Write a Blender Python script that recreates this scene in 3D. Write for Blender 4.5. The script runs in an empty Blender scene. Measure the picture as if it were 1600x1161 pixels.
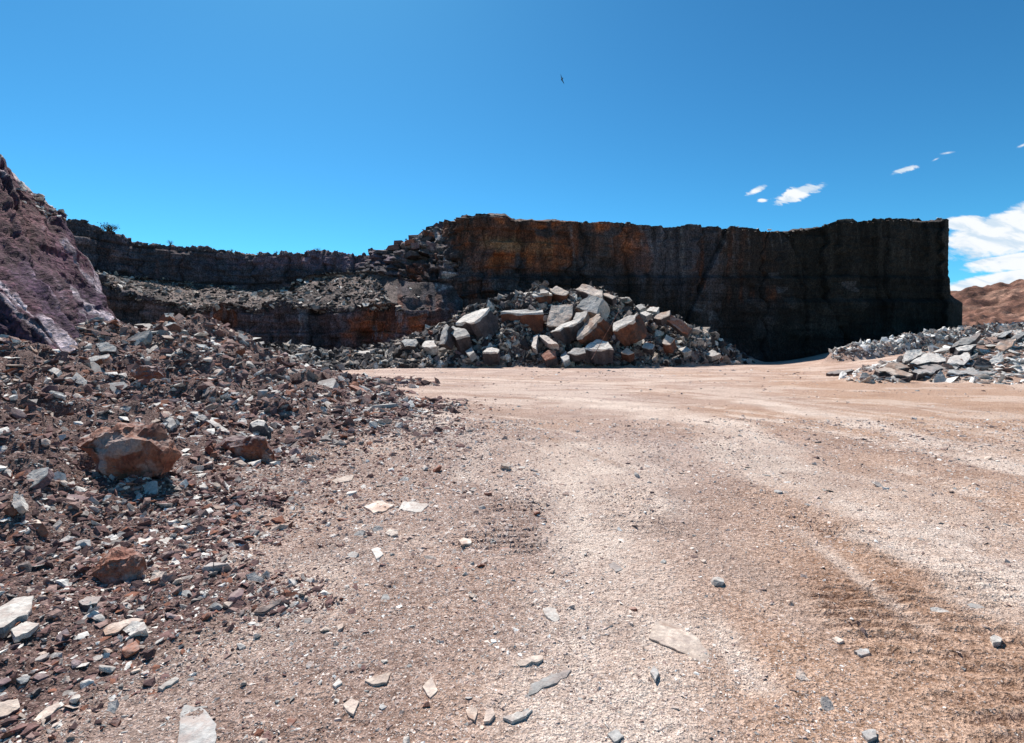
import bpy, bmesh, math, random
import numpy as np
from mathutils import Vector, Matrix, Euler

random.seed(7)
RNG = np.random.RandomState(11)
R = math.radians
F, U0, VH, EYE = 800.0, 800.0, 545.0, 1.65      # focal length, principal column, horizon row (1600 px frame), eye height
SUN_EL, SUN_AZ = 56.0, -24.0                    # sun ahead of the camera, a little to the left

# ------------------------------------------------------------------ camera, sky, sun, exposure
sc = bpy.context.scene
COL = sc.collection
cam = bpy.data.cameras.new('camera'); camo = bpy.data.objects.new('camera', cam); COL.objects.link(camo)
camo.location = (0, 0, EYE); camo.rotation_euler = (R(90), 0, 0)
cam.sensor_width = 36; cam.lens = F / 1600 * 36; cam.shift_y = -(580.5 - VH) / 1600
cam.clip_start = 0.05; cam.clip_end = 6000
sc.camera = camo

sc.view_settings.view_transform = 'Standard'; sc.view_settings.look = 'None'
sc.view_settings.exposure = 0.45; sc.view_settings.gamma = 1.0; sc.view_settings.use_curve_mapping = False

sun = bpy.data.lights.new('sun', 'SUN'); suno = bpy.data.objects.new('sun', sun); COL.objects.link(suno)
sun.energy = 5.0; sun.angle = R(0.5); sun.color = (1.0, 0.955, 0.89)
SD = Vector((math.sin(R(SUN_AZ)) * math.cos(R(SUN_EL)), math.cos(R(SUN_AZ)) * math.cos(R(SUN_EL)), math.sin(R(SUN_EL))))
suno.rotation_euler = SD.to_track_quat('Z', 'Y').to_euler()
suno.location = (-20, 30, 60)

class NT:                                        # small node-tree helper
    def __init__(s, nt): s.nt = nt; s.x = 0
    def n(s, t, **kw):
        nd = s.nt.nodes.new(t)
        for k, v in kw.items(): setattr(nd, k, v)
        s.x += 60; nd.location = (s.x, 0)
        return nd
    def put(s, sock, v):
        if v is None: return
        if isinstance(v, bpy.types.NodeSocket): s.nt.links.new(v, sock)
        else:
            if sock.type == 'RGBA' and not hasattr(v, '__len__'): v = (v, v, v, 1)
            if sock.type == 'RGBA' and len(v) == 3: v = tuple(v) + (1,)
            sock.default_value = v
    def m(s, op, a, b=None, c=None, clamp=False):
        nd = s.n('ShaderNodeMath', operation=op); nd.use_clamp = clamp
        for i, v in enumerate((a, b, c)): s.put(nd.inputs[i], v)
        return nd.outputs[0]
    def vm(s, op, a, b=None):
        nd = s.n('ShaderNodeVectorMath', operation=op)
        s.put(nd.inputs[0], a)
        if b is not None: s.put(nd.inputs[1], b)
        return nd.outputs[0]
    def mix(s, f, a, b, mode='MIX'):
        nd = s.n('ShaderNodeMix', data_type='RGBA', blend_type=mode)
        s.put(nd.inputs[0], f); s.put(nd.inputs[6], a); s.put(nd.inputs[7], b)
        return nd.outputs[2]
    def noise(s, vec, scale, detail=4, rough=0.55, dist=0.0):
        nd = s.n('ShaderNodeTexNoise'); s.put(nd.inputs['Vector'], vec)
        nd.inputs['Scale'].default_value = scale; nd.inputs['Detail'].default_value = detail
        nd.inputs['Roughness'].default_value = rough; nd.inputs['Distortion'].default_value = dist
        return nd.outputs[0]
    def rng(s, v, a, b, c=0.0, d=1.0, smooth=True):
        nd = s.n('ShaderNodeMapRange', interpolation_type='SMOOTHSTEP' if smooth else 'LINEAR')
        for i, q in enumerate((v, a, b, c, d)): s.put(nd.inputs[i], q)
        return nd.outputs[0]
    def ramp(s, f, stops, interp='LINEAR'):
        nd = s.n('ShaderNodeValToRGB'); s.put(nd.inputs[0], f); cr = nd.color_ramp; cr.interpolation = interp
        while len(cr.elements) < len(stops): cr.elements.new(0.5)
        for e, (p, c) in zip(cr.elements, stops): e.position = p; e.color = tuple(c) + (1,)
        return nd.outputs[0]

world = bpy.data.worlds.new('World'); sc.world = world; world.use_nodes = True
W = NT(world.node_tree); world.node_tree.nodes.clear()
sky = W.n('ShaderNodeTexSky', sky_type='NISHITA'); sky.sun_disc = False
sky.sun_elevation = R(SUN_EL); sky.sun_rotation = R(SUN_AZ); sky.altitude = 1500; sky.air_density = 1.0
sky.dust_density = 1.0; sky.ozone_density = 3.0
SKY_STRENGTH = 0.075
gm = W.n('ShaderNodeGamma'); W.put(gm.inputs[0], W.mix(1.0, sky.outputs[0], (.2, .2, .2), 'MULTIPLY')); gm.inputs[1].default_value = 1.35
tinted = W.mix(1.0, gm.outputs[0], (2.6, 6.7, 6.7), 'MULTIPLY')
tc = W.n('ShaderNodeTexCoord'); sep = W.n('ShaderNodeSeparateXYZ'); W.put(sep.inputs[0], tc.outputs['Generated'])
ysafe = W.m('MAXIMUM', sep.outputs[1], 0.05)
px = W.m('DIVIDE', sep.outputs[0], ysafe); pz = W.m('DIVIDE', sep.outputs[2], ysafe)
comb = W.n('ShaderNodeCombineXYZ'); W.put(comb.inputs[0], W.m('MULTIPLY', px, 1.0)); W.put(comb.inputs[2], W.m('MULTIPLY', pz, 2.4))
W.put(comb.inputs[0], W.m('ADD', px, W.m('MULTIPLY', pz, 0.9)))
nz1 = W.noise(comb.outputs[0], 9.0, 6, 0.6, 0.4); nz2 = W.noise(comb.outputs[0], 45.0, 5, 0.6, 0.3)
nzz = W.m('ADD', W.m('MULTIPLY', W.m('SUBTRACT', nz1, 0.5), 1.0), W.m('MULTIPLY', W.m('SUBTRACT', nz2, 0.5), 1.1))
def ell(u, v, a, b, ang, soft, gain):            # a cloud as a tilted ellipse of directions, its rim broken by noise
    cx, cz = (u - U0) / F, (VH - v) / F; ca, sa = math.cos(R(ang)), math.sin(R(ang))
    dx, dz = W.m('SUBTRACT', px, cx), W.m('SUBTRACT', pz, cz)
    ex = W.m('DIVIDE', W.m('ADD', W.m('MULTIPLY', dx, ca), W.m('MULTIPLY', dz, sa)), a / F)
    ez = W.m('DIVIDE', W.m('SUBTRACT', W.m('MULTIPLY', dz, ca), W.m('MULTIPLY', dx, sa)), b / F)
    r = W.m('SQRT', W.m('ADD', W.m('MULTIPLY', ex, ex), W.m('MULTIPLY', ez, ez)))
    q = W.m('ADD', W.m('SUBTRACT', 1.0, r), W.m('MULTIPLY', nzz, gain))
    return W.rng(q, 0.0, soft)
cm = None
for e in [(1246, 303, 44, 12, 19, .5, 1.5), (1181, 298, 21, 6, 22, .6, 1.5), (1191, 313, 11, 4, 0, .6, 1.2), (1415, 265, 23, 5, 14, .7, 1.6),
          (1480, 239, 14, 2.5, 8, 1.5, 1.0), (1462, 249, 9, 2, 25, 1.8, 1.0), (1598, 227, 14, 3, 20, 1.2, 1.0),
          (1660, 340, 195, 44, 17, .26, .38), (1600, 350, 120, 30, 14, .26, .4), (1560, 366, 96, 24, 8, .26, .40), (1510, 348, 40, 13, 4, .35, .6), (1650, 402, 155, 19, 7, .26, .36), (1560, 408, 62, 9, 8, .3, .4), (1600, 433, 140, 17, 9, .26, .38),
          (1535, 444, 75, 10, 8, .3, .45), (1720, 400, 120, 62, 5, .4, .5), (1640, 456, 130, 8, 3, .35, .4), (1800, 320, 190, 40, 10, .4, .7), (2100, 380, 300, 60, 6, .4, .8)]:
    k = ell(*e); cm = k if cm is None else W.m('MAXIMUM', cm, k)
cm = W.m('MULTIPLY', cm, W.m('GREATER_THAN', sep.outputs[1], 0.05), clamp=True)
shade = W.rng(W.noise(comb.outputs[0], 15.0, 5, 0.55, 0.6), 0.36, 0.56)
ccol = W.mix(shade, (6.4, 7.7, 9.0), (9.4, 9.7, 10.0))
bg = W.n('ShaderNodeBackground'); W.put(bg.inputs[0], W.mix(cm, tinted, ccol)); bg.inputs[1].default_value = SKY_STRENGTH
wo = W.n('ShaderNodeOutputWorld'); world.node_tree.links.new(bg.outputs[0], wo.inputs[0])

# ------------------------------------------------------------------ numeric noise
def _h(ix, iy, iz, seed):
    n = (ix.astype(np.int64) * 73856093) ^ (iy.astype(np.int64) * 19349663) ^ (iz.astype(np.int64) * 83492791) ^ (seed * 2654435)
    n = (n ^ (n >> 13)) * 1274126177 & 0x7fffffff
    n = (n ^ (n >> 15)) * 668265263 & 0x7fffffff
    return ((n ^ (n >> 12)) & 0xffff) / 65535.0
def vnoise(x, y, z=0.0, seed=0):
    x, y, z = np.broadcast_arrays(np.asarray(x, float), np.asarray(y, float), np.asarray(z, float))
    ix, iy, iz = np.floor(x), np.floor(y), np.floor(z)
    fx, fy, fz = x - ix, y - iy, z - iz
    fx, fy, fz = [t * t * (3 - 2 * t) for t in (fx, fy, fz)]
    o = 0
    for a in (0, 1):
        for b in (0, 1):
            for c in (0, 1):
                w = (fx if a else 1 - fx) * (fy if b else 1 - fy) * (fz if c else 1 - fz)
                o = o + w * _h(ix + a, iy + b, iz + c, seed)
    return o * 2 - 1
def fbm(x, y, z=0.0, octv=4, seed=0, gain=0.5):
    o, a, f = 0, 1.0, 1.0
    for k in range(octv):
        o = o + a * vnoise(np.asarray(x) * f, np.asarray(y) * f, np.asarray(z) * f, seed + k * 17); a *= gain; f *= 2.03
    return o
def sstep(a, b, x):
    t = np.clip((x - a) / (b - a), 0, 1); return t * t * (3 - 2 * t)
def blocks(s, z, w, h, seed, gap=0.12):           # offsets of jointed blocks in uneven beds
    zz = z / h + 0.6 * vnoise(z * 0.37 / h, s * 0.02, 0, seed + 5) + 0.25 * vnoise(s / (w * 3), z / (h * 5), 0, seed + 6)
    r = np.floor(zz); sh = _h(r, r * 0, r * 0, seed + 1) * 7
    ss = s / w + sh + 0.35 * vnoise(s * 0.6 / w, r, 0, seed + 7) + 0.12 * vnoise(z * 1.1, s * .2, 0, seed + 8)
    c = np.floor(ss)
    v = _h(c, r, r * 0, seed + 2) * 2 - 1
    e = np.minimum(np.minimum(zz - r, 1 - zz + r) * h, np.minimum(ss - c, 1 - ss + c) * w)
    return v, sstep(0, gap, e)

def xyz(u, v, D): return np.array([(u - U0) / F * D, D, EYE - (v - VH) / F * D])
def flr(u, v): D = EYE * F / (v - VH); return ((u - U0) / F * D, D)

# ------------------------------------------------------------------ the lie of the land
def rbf(pts):
    P = np.array([(p[0], p[1]) for p in pts]); Z = np.array([p[2] for p in pts])
    A = np.sqrt(((P[:, None] - P[None]) ** 2).sum(-1) + 0.05) * -1
    n = len(P); M = np.zeros((n + 1, n + 1)); M[:n, :n] = A; M[:n, n] = 1; M[n, :n] = 1
    w = np.linalg.solve(M, np.append(Z, 0))
    def f(x, y):
        o = np.full(np.shape(x), w[n])
        for k in range(n): o = o - w[k] * np.sqrt((x - P[k, 0]) ** 2 + (y - P[k, 1]) ** 2 + 0.05)
        return o
    return f
MP = [flr(*p) + (0.0,) for p in [(210, 1120), (395, 1015), (460, 900), (475, 780), (560, 700), (680, 655), (705, 628), (620, 610), (540, 593), (505, 584),
                                 (400, 1140), (560, 920), (650, 790), (760, 680), (800, 630), (720, 605), (640, 592)]]
for u, v, D in [(0, 1060, 2.35), (0, 960, 2.75), (0, 820, 3.65), (120, 920, 3.25), (250, 900, 3.5), (200, 840, 4.1), (300, 950, 3.05), (200, 720, 6.0), (200, 640, 9), (200, 560, 13), (262, 508, 17), (0, 720, 5.2), (0, 620, 7.8), (0, 560, 11),
                (100, 548, 13), (190, 515, 16.5), (330, 512, 18), (440, 560, 21), (485, 583, 22), (350, 620, 12), (350, 560, 15.5), (450, 640, 11), (420, 600, 16),
                (520, 645, 12.2), (600, 640, 13.2), (-200, 700, 5.2), (-200, 900, 3), (-200, 600, 9), (320, 740, 6.4), (330, 860, 4.1)]:
    p = xyz(u, v, D); MP.append((p[0], p[1], p[2]))
MP += [(-13, 25, 1.2), (-16, 30, .6), (-9.5, 26, .4), (-10, 32, 0), (-16, 38, 0), (-25, 38, .3), (-22, 26, 2.2), (-20, 18, 2.2), (-14, 12, 1.6), (-4.5, 0, .5), (-2.3, 0, 0), (-9, 0, 1.2), (-9, -8, 1), (-3, -8, 0), (2, 0, 0), (4, 8, 0), (2, 25, 0), (-2, 38, 0), (8, 16, 0)]
mound_rbf = rbf(MP)
def mound(x, y):
    x = np.asarray(x, float); y = np.asarray(y, float)
    h = np.zeros(x.shape); k = (x < 3) & (y < 42) & (x > -40) & (y > -15)
    h[k] = np.maximum(mound_rbf(x[k], y[k]), 0)
    return h * (1 - sstep(34, 42, y)) * (1 - sstep(0.5, 3, x))
# talus at the foot of the far walls: crest rows per column (column, crest row, crest distance, toe distance)
TAL = np.array([(-200, 545, 50, 40), (200, 543, 50, 40), (380, 540, 49, 39), (450, 545, 49, 38), (520, 552, 49, 38), (560, 552, 50, 40), (600, 543, 50, 43), (640, 528, 51, 43.5), (690, 508, 51.5, 44),
                (730, 486, 52, 44.5), (780, 468, 52.5, 45), (830, 452, 53, 45), (900, 450, 53, 45), (950, 462, 53, 45.5), (1000, 480, 53, 46), (1060, 500, 53.5, 47), (1100, 522, 54, 49),
                (1140, 545, 56, 52), (1170, 560, 60, 56), (1200, 568, 62, 60)], float)
def talus(x, y):
    x = np.asarray(x, float); y = np.asarray(y, float)
    u = U0 + F * x / np.maximum(y, 1)
    vc, dc, dt = [np.interp(u, TAL[:, 0], TAL[:, k]) for k in (1, 2, 3)]
    zc = np.maximum(EYE - (vc - VH) / F * dc, 0)
    t = np.clip((y - dt) / (dc - dt), 0, 1)
    t = t + 0.10 * np.sin(t * 3.14) * vnoise(x * .5, y * .5, 0, 3)
    prof = np.where(y < dc, t ** 0.85, 1 - 0.05 * (y - dc))
    return zc * np.clip(prof, 0, 1) * (u < 1200)
RP = [xyz(u, v, D) for u, v, D in [(1345, 586, 25), (1400, 572, 27), (1450, 556, 29), (1500, 540, 31), (1540, 528, 32.5), (1580, 518, 33.5), (1600, 515, 34), (1560, 560, 28), (1500, 565, 27.5),
                                   (1450, 575, 26), (1590, 580, 25.5), (1660, 512, 34), (1680, 560, 28), (1640, 590, 24)]]
RZ = [flr(*p) + (0.0,) for p in [(1290, 587), (1340, 594), (1400, 597), (1460, 602), (1540, 607), (1600, 610), (1700, 616), (1280, 575)]]
RZ += [(17.5, 28, 0), (19, 30, 0), (20.5, 33, .0), (22.5, 33, .1), (26.5, 35.5, .3), (24, 38, .3), (29, 38, .5), (34, 42, 1.1), (38, 34, 1.6), (36, 26, .4), (30, 20, 0), (16, 26, 0)]
rpile_rbf = rbf([tuple(p) for p in RP] + RZ)
def rpile(x, y):
    x = np.asarray(x, float); y = np.asarray(y, float); h = np.zeros(x.shape)
    k = (x > 14) & (x < 42) & (y > 18) & (y < 42)
    h[k] = np.maximum(rpile_rbf(x[k], y[k]), 0)
    m = sstep(14, 17, x) * (1 - sstep(37, 42, x)) * (1 - sstep(36, 42, y)) * sstep(18, 20, y)
    return h * m
RIDGE = [(1318, 548, 46), (1340, 543, 46), (1400, 533, 49), (1460, 522, 53), (1500, 515, 57), (1560, 510, 60), (1620, 508, 62)]
def ramp(x, y):
    w = sstep(0.0, 1.0, (x - 0.50 * y) / 15.0)
    return 0.060 * np.clip(y - 25, 0, 70) * w
def ridge(x, y):
    h = np.zeros(np.shape(x)); pts = [xyz(*p) for p in RIDGE]
    for a, b in zip(pts[:-1], pts[1:]):
        d = b[:2] - a[:2]; t = np.clip(((x - a[0]) * d[0] + (y - a[1]) * d[1]) / (d @ d), 0, 1)
        r = np.hypot(x - a[0] - t * d[0], y - a[1] - t * d[1]); z = a[2] + t * (b[2] - a[2]) + .1
        h = np.maximum(h, z * (1 - sstep(0.3, 2.6, r)))
    return h
def H(x, y):
    x = np.asarray(x, float); y = np.asarray(y, float)
    base = ramp(x, y) + 0.03 * fbm(x * .25, y * .25, 0, 3, 21) * sstep(1.5, 6, np.hypot(x, y))
    m = mound(x, y)
    m = m + np.clip(m, 0, .5) * 0.60 * fbm(x * 1.1, y * 1.1, 0, 4, 31)
    t = talus(x, y); t = t + np.clip(t, 0, 1.2) * 0.45 * fbm(x * .7, y * .7, 0, 4, 41)
    rp = rpile(x, y); rd = ridge(x, y)
    base = np.maximum(base, rd + (rd > 0) * .25 * fbm(x * 1.2, y * 1.2, 0, 3, 51) * np.clip(rd, 0, 1))
    far = np.hypot(x, y)
    return np.maximum(base, rp) + m + t + sstep(150, 900, far) * 6 * (fbm(x * .004, y * .004, 0, 3, 61) + .5)
def hit(u, v, d0=1.5, d1=66.0, n=1500):            # distance at which the line of sight meets the ground
    D = np.geomspace(d0, d1, n); g = EYE - (v - VH) / F * D - H((u - U0) / F * D, D)
    k = np.where(g < 0)[0]
    if len(k): return float(D[k[0]])
    m = g / D; return float(D[int(np.argmin(np.where(D > d0 * 1.2, m, 9)))])

# ------------------------------------------------------------------ materials
MATS = {}
def new_mat(name):
    m = bpy.data.materials.new(name); m.use_nodes = True; m.node_tree.nodes.clear()
    t = NT(m.node_tree); MATS[name] = m
    return m, t
def finish(t, col, rough=0.9, bump=None, bstr=0.5, bdist=0.02, spec=0.25):
    b = t.n('ShaderNodeBsdfPrincipled'); t.put(b.inputs['Base Color'], col); t.put(b.inputs['Roughness'], rough)
    b.inputs['Specular IOR Level'].default_value = spec
    if bump is not None:
        bp = t.n('ShaderNodeBump'); t.put(bp.inputs['Height'], bump); bp.inputs['Strength'].default_value = bstr
        bp.inputs['Distance'].default_value = bdist; t.put(b.inputs['Normal'], bp.outputs[0])
    o = t.n('ShaderNodeOutputMaterial'); t.nt.links.new(b.outputs[0], o.inputs[0])
def pos(t): return t.n('ShaderNodeNewGeometry').outputs['Position']
def objc(t): return t.n('ShaderNodeTexCoord').outputs['Object']
def attr(t, name):
    a = t.n('ShaderNodeAttribute'); a.attribute_name = name; return a

def mat_ground():
    m, t = new_mat('ground_dirt'); p = pos(t); a = attr(t, 'tone')
    s = t.n('ShaderNodeSeparateColor'); t.put(s.inputs[0], a.outputs['Color'])
    dust, orange, soil = s.outputs[0], s.outputs[1], s.outputs[2]
    n1 = t.noise(p, 1.3, 6, .6); n2 = t.noise(p, 26, 5, .65); n3 = t.noise(p, 95, 3, .7)
    n4 = t.noise(p, 5.0, 5, .65, .5)
    grit = t.mix(t.rng(n2, .35, .65), (.34, .235, .20), (.70, .545, .475))
    grit = t.mix(t.m('MULTIPLY', t.rng(n4, .42, .66), .5), grit, (.36, .255, .21))
    org = t.mix(t.rng(n2, .35, .65), (.33, .20, .135), (.70, .48, .36))
    rp_ = t.rng(t.noise(t.vm('MULTIPLY', p, (.55, .9, 1)), 1.0, 5, .6, .6), .5, .66)
    org = t.mix(t.m('MULTIPLY', rp_, .35), org, (.27, .13, .07)); grit = t.mix(t.m('MULTIPLY', rp_, .35), grit, (.28, .175, .135))
    dst = t.mix(t.rng(n2, .3, .7), (.62, .485, .405), (.88, .735, .635))
    c = t.mix(orange, grit, org)
    dd = t.m('MULTIPLY', dust, t.rng(n4, .3, .55, .55, 1.15), clamp=True)
    c = t.mix(dd, c, dst)
    so = t.mix(t.rng(n2, .35, .65), (.085, .052, .048), (.27, .18, .16))
    c = t.mix(soil, c, so)
    vor = t.n('ShaderNodeTexVoronoi', feature='F1'); t.put(vor.inputs['Vector'], p); vor.inputs['Scale'].default_value = 55
    vs = t.n('ShaderNodeSeparateColor'); t.put(vs.inputs[0], vor.outputs['Color'])
    c = t.mix(t.m('MULTIPLY', t.m('GREATER_THAN', vs.outputs[0], .72), t.rng(vor.outputs['Distance'], .35, .2)), c, t.mix(vs.outputs[1], (.14, .09, .08), (.70, .62, .57)))
    c = t.mix(1.0, c, t.mix(t.rng(n3, .25, .75), (.52, .49, .47), (1.40, 1.39, 1.38)), 'MULTIPLY')
    hgt = t.m('ADD', t.m('MULTIPLY', n2, 1.0), t.m('ADD', t.m('MULTIPLY', n3, .45), t.m('MULTIPLY', t.noise(p, 48, 2, .5), .8)))
    finish(t, c, .95, hgt, 1.0, .036, .1)
def mat_cliff():
    m, t = new_mat('cliff_rock'); p = pos(t); a = attr(t, 'tone')
    st = t.vm('MULTIPLY', p, (1, 1, .16)); bed = t.vm('MULTIPLY', p, (.3, .3, 1.6))
    n1 = t.noise(st, 1.1, 7, .62, .4); n2 = t.noise(bed, 1.0, 5, .6); n3 = t.noise(p, 6, 5, .6)
    n5 = t.noise(t.vm('MULTIPLY', p, (1, 1, .3)), 9.0, 4, .65)
    k = t.m('MULTIPLY', t.rng(n1, .35, .66, .75, 1.25), t.rng(n2, .3, .7, .85, 1.15, False))
    k = t.m('MULTIPLY', k, t.rng(n3, .35, .65, .6, 1.45)); k = t.m('MULTIPLY', k, t.rng(n5, .35, .65, .65, 1.4))
    kc = t.n('ShaderNodeCombineXYZ'); [t.put(kc.inputs[i], k) for i in range(3)]
    c = t.mix(1.0, a.outputs['Color'], kc.outputs[0], 'MULTIPLY')
    hgt = t.m('ADD', t.m('MULTIPLY', n1, 1.0), t.m('ADD', n3, t.m('MULTIPLY', n2, .6)))
    finish(t, c, .9, hgt, .8, .25, .2)
def rockmat(name, c1, c2, c3=None, bscale=1.0, rough=.85, speck=.5):
    m, t = new_mat(name); p = objc(t); oi = t.n('ShaderNodeObjectInfo')
    off = t.vm('ADD', p, t.vm('SCALE', oi.outputs['Location']))
    q = pos(t)
    n1 = t.noise(q, 5 * bscale, 5, .6, .3); n2 = t.noise(q, 38 * bscale, 4, .65)
    c = t.mix(t.rng(n1, .35, .65), c1, c2)
    if c3: c = t.mix(t.rng(t.noise(q, 2.3 * bscale, 5, .6, .8), .52, .64), c, c3)
    c = t.mix(1.0, c, t.mix(t.rng(n2, .3, .7), (.72, .72, .72), (1.22, 1.2, 1.18)), 'MULTIPLY')
    if bscale == 1.0 or name.endswith('_far'):
        up = t.n('ShaderNodeSeparateXYZ'); t.put(up.inputs[0], t.n('ShaderNodeNewGeometry').outputs['Normal'])
        df = t.m('MULTIPLY', t.rng(up.outputs[2], .3, .95), t.rng(t.noise(q, 14 * bscale, 5, .7), .42, .68, .10, .75 if bscale == 1.0 else .5))
        c = t.mix(df, c, (.40, .31, .27))
    b = t.m('ADD', .82, t.m('MULTIPLY', oi.outputs['Random'], .36)); bc = t.n('ShaderNodeCombineXYZ'); [t.put(bc.inputs[i], b) for i in range(3)]
    c = t.mix(1.0, c, bc.outputs[0], 'MULTIPLY')
    finish(t, c, rough, t.m('ADD', n1, t.m('MULTIPLY', n2, .5)), .6, .03 / bscale, .3)
mat_ground(); mat_cliff()
for sfx, bs in (('', 1.0), ('_far', .16)):
    rockmat('pale_stone' + sfx, (.52, .49, .45), (.70, .66, .61), (.44, .38, .34), bs)
    rockmat('grey_stone' + sfx, (.29, .285, .275), (.46, .455, .44), (.34, .29, .27), bs)
    rockmat('dark_stone' + sfx, (.055, .047, .05), (.11, .097, .10), (.09, .06, .055), bs)
    rockmat('purple_stone' + sfx, (.12, .075, .085), (.24, .155, .16), (.36, .28, .28), bs)
    rockmat('rust_stone' + sfx, (.20, .065, .040), (.34, .14, .085), (.38, .27, .235), bs)
    rockmat('tan_stone' + sfx, (.50, .40, .33), (.72, .60, .51), (.40, .26, .19), bs)
rockmat('block_side', (.11, .045, .030), (.21, .085, .05), (.07, .05, .045), .16); rockmat('block_shade', (.055, .045, .047), (.10, .08, .082), None, .16)  # rust and grey block sides, with their shade put into the colour
def rubble_mat(name, stops, bs):
    m, t = new_mat(name); oi = t.n('ShaderNodeObjectInfo'); q = pos(t)
    c = t.ramp(oi.outputs['Random'], stops, 'CONSTANT')
    n2 = t.noise(q, 30 * bs, 4, .65)
    c = t.mix(1.0, c, t.mix(t.rng(n2, .3, .7), (.6, .6, .6), (1.3, 1.28, 1.26)), 'MULTIPLY')
    finish(t, c, .9, n2, .5, .02 / bs, .2)
PALE, GREY, DARK, PURP, RUST, TAN = (.78, .76, .73), (.36, .35, .335), (.06, .052, .055), (.17, .105, .115), (.27, .10, .06), (.52, .42, .35)
rubble_mat('mound_rubble', [(0, (.20, .115, .105)), (.24, (.09, .053, .052)), (.44, (.24, .105, .07)), (.52, (.30, .265, .245)), (.60, (.30, .20, .175)), (.76, (.46, .37, .315)), (.83, (.72, .68, .63)), (.93, (.50, .46, .43))], 1)
rubble_mat('floor_gravel', [(0, (.46, .36, .32)), (.28, (.34, .24, .205)), (.44, (.60, .49, .43)), (.70, (.22, .15, .135)), (.79, GREY), (.86, (.70, .61, .55)), (.95, PALE)], 1)
rubble_mat('talus_rubble', [(0, (.20, .17, .16)), (.14, (.045, .038, .038)), (.50, (.22, .195, .18)), (.64, (.36, .31, .275)), (.76, (.62, .58, .53)), (.87, (.20, .09, .06)), (.88, (.50, .41, .34))], .2)
rubble_mat('pale_rubble', [(0, (.50, .47, .44)), (.25, GREY), (.42, PALE), (.66, (.30, .22, .19)), (.80, (.12, .09, .085))], .2)

# ------------------------------------------------------------------ mesh helpers
def np_mesh(name, verts, faces, mat, smooth=False, kind=None, tone=None, link=True):
    me = bpy.data.meshes.new(name); v = np.asarray(verts, np.float32); f = np.asarray(faces, np.int32)
    me.vertices.add(len(v)); me.vertices.foreach_set('co', v.ravel())
    k = f.shape[1]; me.loops.add(len(f) * k); me.loops.foreach_set('vertex_index', f.ravel())
    me.polygons.add(len(f)); me.polygons.foreach_set('loop_start', np.arange(0, len(f) * k, k, dtype=np.int32))
    if smooth: me.polygons.foreach_set('use_smooth', np.ones(len(f), bool))
    me.update(calc_edges=True)
    if tone is not None:
        a = me.color_attributes.new('tone', 'FLOAT_COLOR', 'POINT')
        c = np.ones((len(v), 4), np.float32); c[:, :3] = tone; a.data.foreach_set('color', c.ravel())
    me.materials.append(MATS[mat] if isinstance(mat, str) else mat)
    o = bpy.data.objects.new(name, me)
    if link: COL.objects.link(o)
    if kind: o['kind'] = kind
    return o
def grid_faces(nr, nc, flip=False):
    i = np.arange(nr * nc).reshape(nr, nc); a, b, c, d = i[:-1, :-1].ravel(), i[:-1, 1:].ravel(), i[1:, 1:].ravel(), i[1:, :-1].ravel()
    return np.stack([a, d, c, b] if flip else [a, b, c, d], 1)
def tag(o, label=None, cat=None, group=None, kind=None):
    if label: o['label'] = label
    if cat: o['category'] = cat
    if group: o['group'] = group
    if kind: o['kind'] = kind
    return o

# ------------------------------------------------------------------ ground sheet
def axis(near, step, growth, far):
    a = [0.0]; s = step
    while a[-1] < far:
        a.append(a[-1] + s)
        if a[-1] > near: s *= growth
    return np.array(a)
xr = axis(3.2, .034, 1.0095, 1500); xl = axis(4.4, .034, 1.0085, 1500)
xs = np.concatenate([-xl[::-1][:-1], xr])
yf = axis(2.4, .019, 1.0098, 1800) + 1.6; yb = 1.6 - axis(.5, .15, 1.3, 200)[1:][::-1]
ys = np.concatenate([yb, yf])
X, Y = np.meshgrid(xs, ys); GX, GY = X, Y
def seg_band(x, y, pts, w0, w1, soft=.6):
    o = np.zeros(x.shape); n = len(pts) - 1
    for k in range(n):
        a, b = np.array(pts[k]), np.array(pts[k + 1]); d = b - a; mg = 2 * max(w0, w1) + 1.3
        i0, i1 = np.searchsorted(xs, [min(a[0], b[0]) - mg, max(a[0], b[0]) + mg]); j0, j1 = np.searchsorted(ys, [min(a[1], b[1]) - mg, max(a[1], b[1]) + mg])
        sl = (slice(j0, j1), slice(i0, i1)); xx, yy = x[sl], y[sl]
        t = np.clip(((xx - a[0]) * d[0] + (yy - a[1]) * d[1]) / (d @ d), 0, 1)
        r = np.hypot(xx - a[0] - t * d[0], yy - a[1] - t * d[1]); w = w0 + (w1 - w0) * (k + t) / n
        o[sl] = np.maximum(o[sl], 1 - sstep(1 - soft, 1 + soft, r / w))
    return o
Z = H(X, Y); mm = mound(X, Y); rr = np.hypot(X, Y)
jit = .35 * fbm(X * .9, Y * .9, 0, 3, 71)
XJ, YJ = X + jit, Y + .5 * jit
dust = np.zeros(X.shape)
for pts, w0, w1, k in [([(880, 1161), (930, 860), (940, 780), (930, 705)], .45, .95, 1.0), ([(1600, 930), (1420, 840), (1230, 735), (1130, 670), (1000, 640), (880, 622)], .45, .8, .95),
                       ([(1600, 740), (1450, 690), (1300, 650), (1180, 628)], .35, .6, .95), ([(820, 800), (760, 720), (700, 668), (680, 645)], .14, .5, .95),
                       ([(500, 590), (700, 590), (950, 600), (1150, 590)], .5, .7, .7), ([(560, 612), (760, 612), (1000, 612)], .3, .35, .6), ([(1600, 652), (1400, 630), (1100, 622)], .3, .4, .5),
                       ([(300, 1120), (430, 960), (520, 860)], .22, .4, .45), ([(1250, 960), (1120, 880), (1000, 790)], .25, .35, .35), ([(1600, 860), (1480, 800), (1350, 750)], .3, .4, .45)]:
    dust = np.maximum(dust, k * seg_band(XJ, YJ, [flr(*p) for p in pts], w0, w1))
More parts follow.
